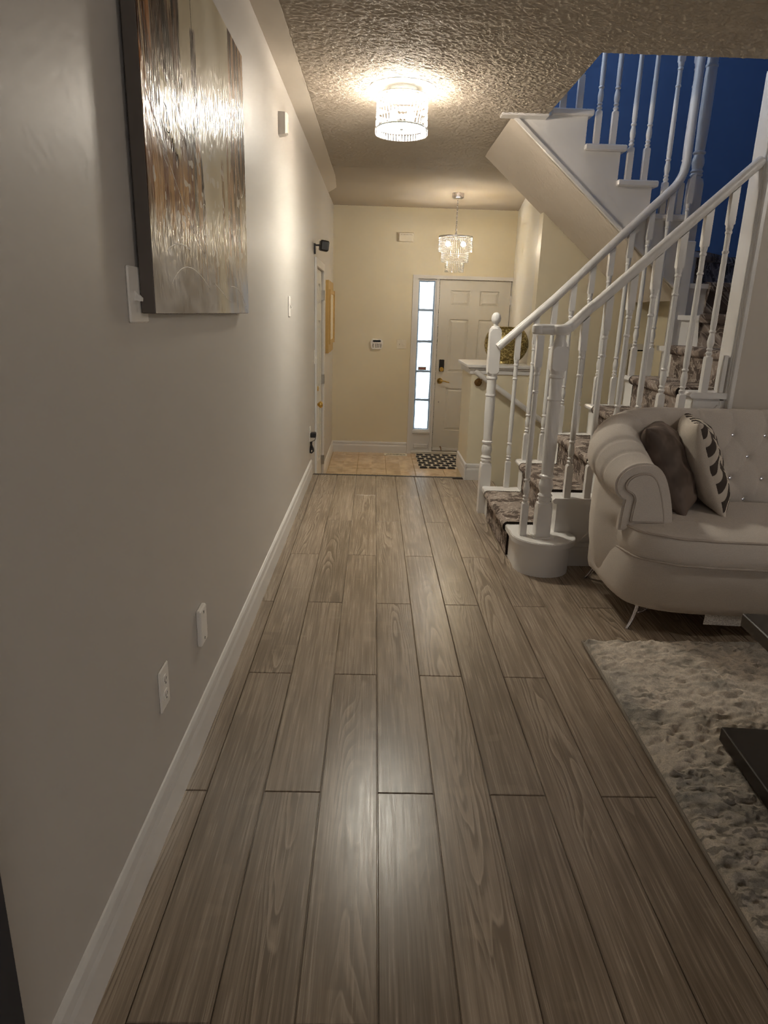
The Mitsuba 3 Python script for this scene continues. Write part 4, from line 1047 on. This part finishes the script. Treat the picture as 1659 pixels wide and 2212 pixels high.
def seat_levels(): return [(.05, .338), (.012, .342), (.0, .352), (-.008, .385), (-.008, .42), (.0, .455), (.010, .466), (.05, .473), (.14, .478), (.22, .480)]
part(k, 'seat_cushion', slab(sl, seat_levels()), 'linen', 50, label='thick seat cushion with piped edges')
for ins, z in ((-.001, .348), (.003, .462)):
    t = np.gradient(sl, axis=0); t /= np.linalg.norm(t, axis=1, keepdims=True)
    nin = np.c_[t[:, 1], -t[:, 0]]
    if ((sl.mean(0)-sl[60])@nin[60]) < 0: nin = -nin
    q = sl+nin*ins
    wob = .003*np.sin(np.arange(len(q))*.9)*np.exp(-np.arange(len(q))/22)
    part(k, 'piping', sweep(np.c_[q, z+wob], circle(.0058, 8)), 'linen_piping', True)
mat('button_crystal', pr_((.55, .55, .58), .08, .8, .85))
for z, xsb in ROWS:
    for x in xsb:
        i = int(np.argmin(np.abs(UP[:, 0]-x)+(UP[:, 2] != 2)*9)); col = P[i]
        j = int(np.argmin(np.abs(col[:roll_i, 2]-z)))
        bt = rot(lathe([(0, 0), (.010, 0), (.0105, .003), (.007, .007), (0, .009)], 10), 90, (1, 0, 0))
        part(k, 'button', mv(rot(bt, -14, (1, 0, 0)), x, col[j, 1]-.001, z), 'button_crystal')
leg_p = [(0, 0, .128), (-.012, -.006, .085), (-.032, -.016, .035), (-.055, -.028, 0.0)]
def leg(x, y, sx, sy):
    q = spline([(x-sx*(-a)*1.0 if False else x+sx*a, y+sy*b_, z) for a, b_, z in leg_p], 12)
    sc = np.linspace(1, .38, 12)
    l1 = sweep(q, oval(.020, .012, 12), (0, .3, 1), scale=sc)
    q2 = spline([(x+sx*.075, y+sy*.03, .128), (x+sx*.045, y+sy*.012, .095), (x+sx*.0, y, .06), (x-sx*.025+sx*0, y-sy*.012, .045)], 10)
    l2 = sweep(q2, oval(.016, .008, 12), (0, .3, 1), scale=np.linspace(1.2, .6, 10))
    return cat(l1, l2)
for x, y, sx, sy in ((1.205, 2.728, 1, 1), (2.90, 2.728, -1, 1), (1.20, 3.27, 1, -1), (2.90, 3.27, -1, -1)):
    q = spline([(x+sx*a, y+sy*b_, z) for a, b_, z in leg_p], 12)
    l1 = sweep(q, oval(.020, .012, 12), (0, .3, 1), scale=np.linspace(1, .4, 12))
    l2 = sweep(spline([(x+sx*.085, y+sy*.03, .126), (x+sx*.05, y+sy*.015, .098), (x+sx*.01, y, .075), (x-sx*.012, y-sy*.006, .072)], 10), oval(.016, .008, 12), (0, .3, 1), scale=np.linspace(1.2, .7, 10))
    part(k, 'leg', cat(l1, l2), 'chrome', True, label='curved chrome leg')
def _care(p, n, uv):
    row = dr.floor(p.z*170); f = p.z*170-row
    ink = smoothstep(.35, .4, f)*(1-smoothstep(.75, .8, f))*smoothstep(.45, .5, noise(p.x*330, row*7.7, 0))
    return mix((.62, .60, .57), (.12, .11, .11), ink*.8)
mat('care_paper', pr_(proc(_care), .7, .2))
part(k, 'care_label', rot(bx(1.437, 1.60, 2.597, 2.5985, .074, .122), 2, (0, 1, 0), (1.54, 2.6, .12)), 'care_paper', label='white printed care tag hanging below the front')

# scatter cushions
def cushion(name, near, phi, lean, size, thick, mats, label, seed, roll=0):
    info(name, label, 'cushion')
    wd = np.array([math.sin(math.radians(phi)), math.cos(math.radians(phi)), 0])
    nl = np.array([-wd[1], wd[0], 0])                      # to the left
    L = math.radians(lean)
    hd = np.array([0, 0, 1])*math.cos(L)+nl*math.sin(L)
    nn = np.cross(wd, hd)                                  # right / up face
    if nn@nl > 0: nn = -nn
    n = 44
    u = np.sin(np.linspace(-1, 1, n)*math.pi/2)
    U, V = np.meshgrid(u, u, indexing='ij')
    pin = 1-.085*(1-V**2)*0-.075*(1-np.abs(V)**2.2)*0
    xx = U*(1-.07*(1-np.abs(V)**3)*np.abs(U)**2); yy = V*(1-.07*(1-np.abs(U)**3)*np.abs(V)**2)
    th = ((1-U**2)*(1-V**2))**.42
    g = (meshkit.fbm(np.stack([U*2.2+seed, V*2.2, U*0+seed], -1), 3, seed)-.5)
    cr = (meshkit.fbm(np.stack([U*5+V*2+seed, V*3, U*0+3], -1), 2, seed+1)-.5)
    c = np.array(near, float)+wd*size/2+hd*size/2
    for side, nm in ((-1, 'left_cover'), (1, 'right_cover')):
        t_ = th*(thick/2)*(1+.35*g)+cr*.010*th
        Pn = c+wd*(xx*size/2)[..., None]+hd*((yy-.05*(1-U**2)*(yy < 0)*0)*size/2)[..., None]+nn*(side*t_+g*.018)[..., None]
        m = grid_mesh(Pn)
        if (m.face_normals.mean(0)@(nn*side)) < 0: m.invert()
        put(name+'__'+nm, m, mats[(side+1)//2], True, uv=np.c_[(U.ravel()+1)/2, (V.ravel()+1)/2])
    e = [c+wd*(a*size/2)+hd*(b_*size/2) for a, b_ in []]
cushion('cushion', (1.415, 2.865, .472), 25, 29, .44, .21, ('velvet_brown', 'velvet_brown'), 'dark brown velvet cushion leaning on the rolled sofa arm', 3)
cushion('cushion_001', (1.60, 2.865, .472), 15, 23, .455, .17, ('cushion_cream', 'chevron_cloth'), 'cream cushion with a brown chevron face beside the brown velvet one', 8)

# rug
k = 'rug'
info(k, 'thick mottled cream and grey shag rug under the dark coffee table', 'rug')
xs_ = np.r_[np.linspace(0, 1.05, 170), np.linspace(1.05, 2.3, 60)[1:]]
ys_ = np.r_[np.linspace(-3.2, -1.75, 60), np.linspace(-1.75, 0, 250)[1:]]
GX, GY = np.meshgrid(xs_, ys_, indexing='ij')
ang = math.radians(1.4)
RXW, RYW = .912+GX*math.cos(ang)-GY*math.sin(ang)*-1*-1, 2.556+GX*math.sin(ang)+GY*math.cos(ang)
RXW = .912+GX*math.cos(ang)-GY*math.sin(ang)*-1
q = np.stack([RXW*30, RYW*52, RXW*0], -1)
warp = meshkit.fbm(q*.35, 2, 3)[..., None]*3
hgt = .006+.024*np.clip(meshkit.fbm(q+warp, 3, 5)*1.6-.3, 0, 1)
edge = np.minimum.reduce([GX, 2.3-GX, -GY, GY+3.2])
hgt = hgt*np.clip(edge/.012, 0.25, 1)
part(k, 'pile', grid_mesh(np.stack([RXW, RYW, hgt], -1)), 'rug_pile', True)
cor = [(0, 0), (2.3, 0), (2.3, -3.2), (0, -3.2)]
W_ = lambda a, b_: (.912+a*math.cos(ang)+b_*math.sin(ang), 2.556+a*math.sin(ang)+b_*math.cos(ang))
part(k, 'backing', ext_z(Polygon([W_(*c_) for c_ in cor]), .0005, .004), 'rug_binding')
ed = []
for a, b_ in zip(cor, cor[1:]+cor[:1]):
    p, q_ = W_(*a), W_(*b_)
    ed.append(tube([(p[0], p[1], .006), (q_[0], q_[1], .006)], .0055, 8))
part(k, 'binding', cat(*ed), 'rug_binding', label='thin bound edge')

# coffee table
k = 'coffee_table'
info(k, 'dark espresso pedestal coffee table standing on the rug', 'coffee table')
def tbl(m): return rot(m, 4.0, (0, 0, 1), (1.15, 1.85, 0)) if False else rot(m, -4.0, (0, 0, 1), (1.15, 1.85, 0))
part(k, 'top', tbl(bx(1.165, 2.25, .72, 1.905, .408, .450, .003)), 'espresso')
part(k, 'plinth', tbl(bx(1.138, 2.20, .76, 1.845, .031, .080, .003)), 'espresso')
part(k, 'pedestal', tbl(bx(1.262, 2.05, .90, 1.70, .078, .408, .003)), 'espresso')
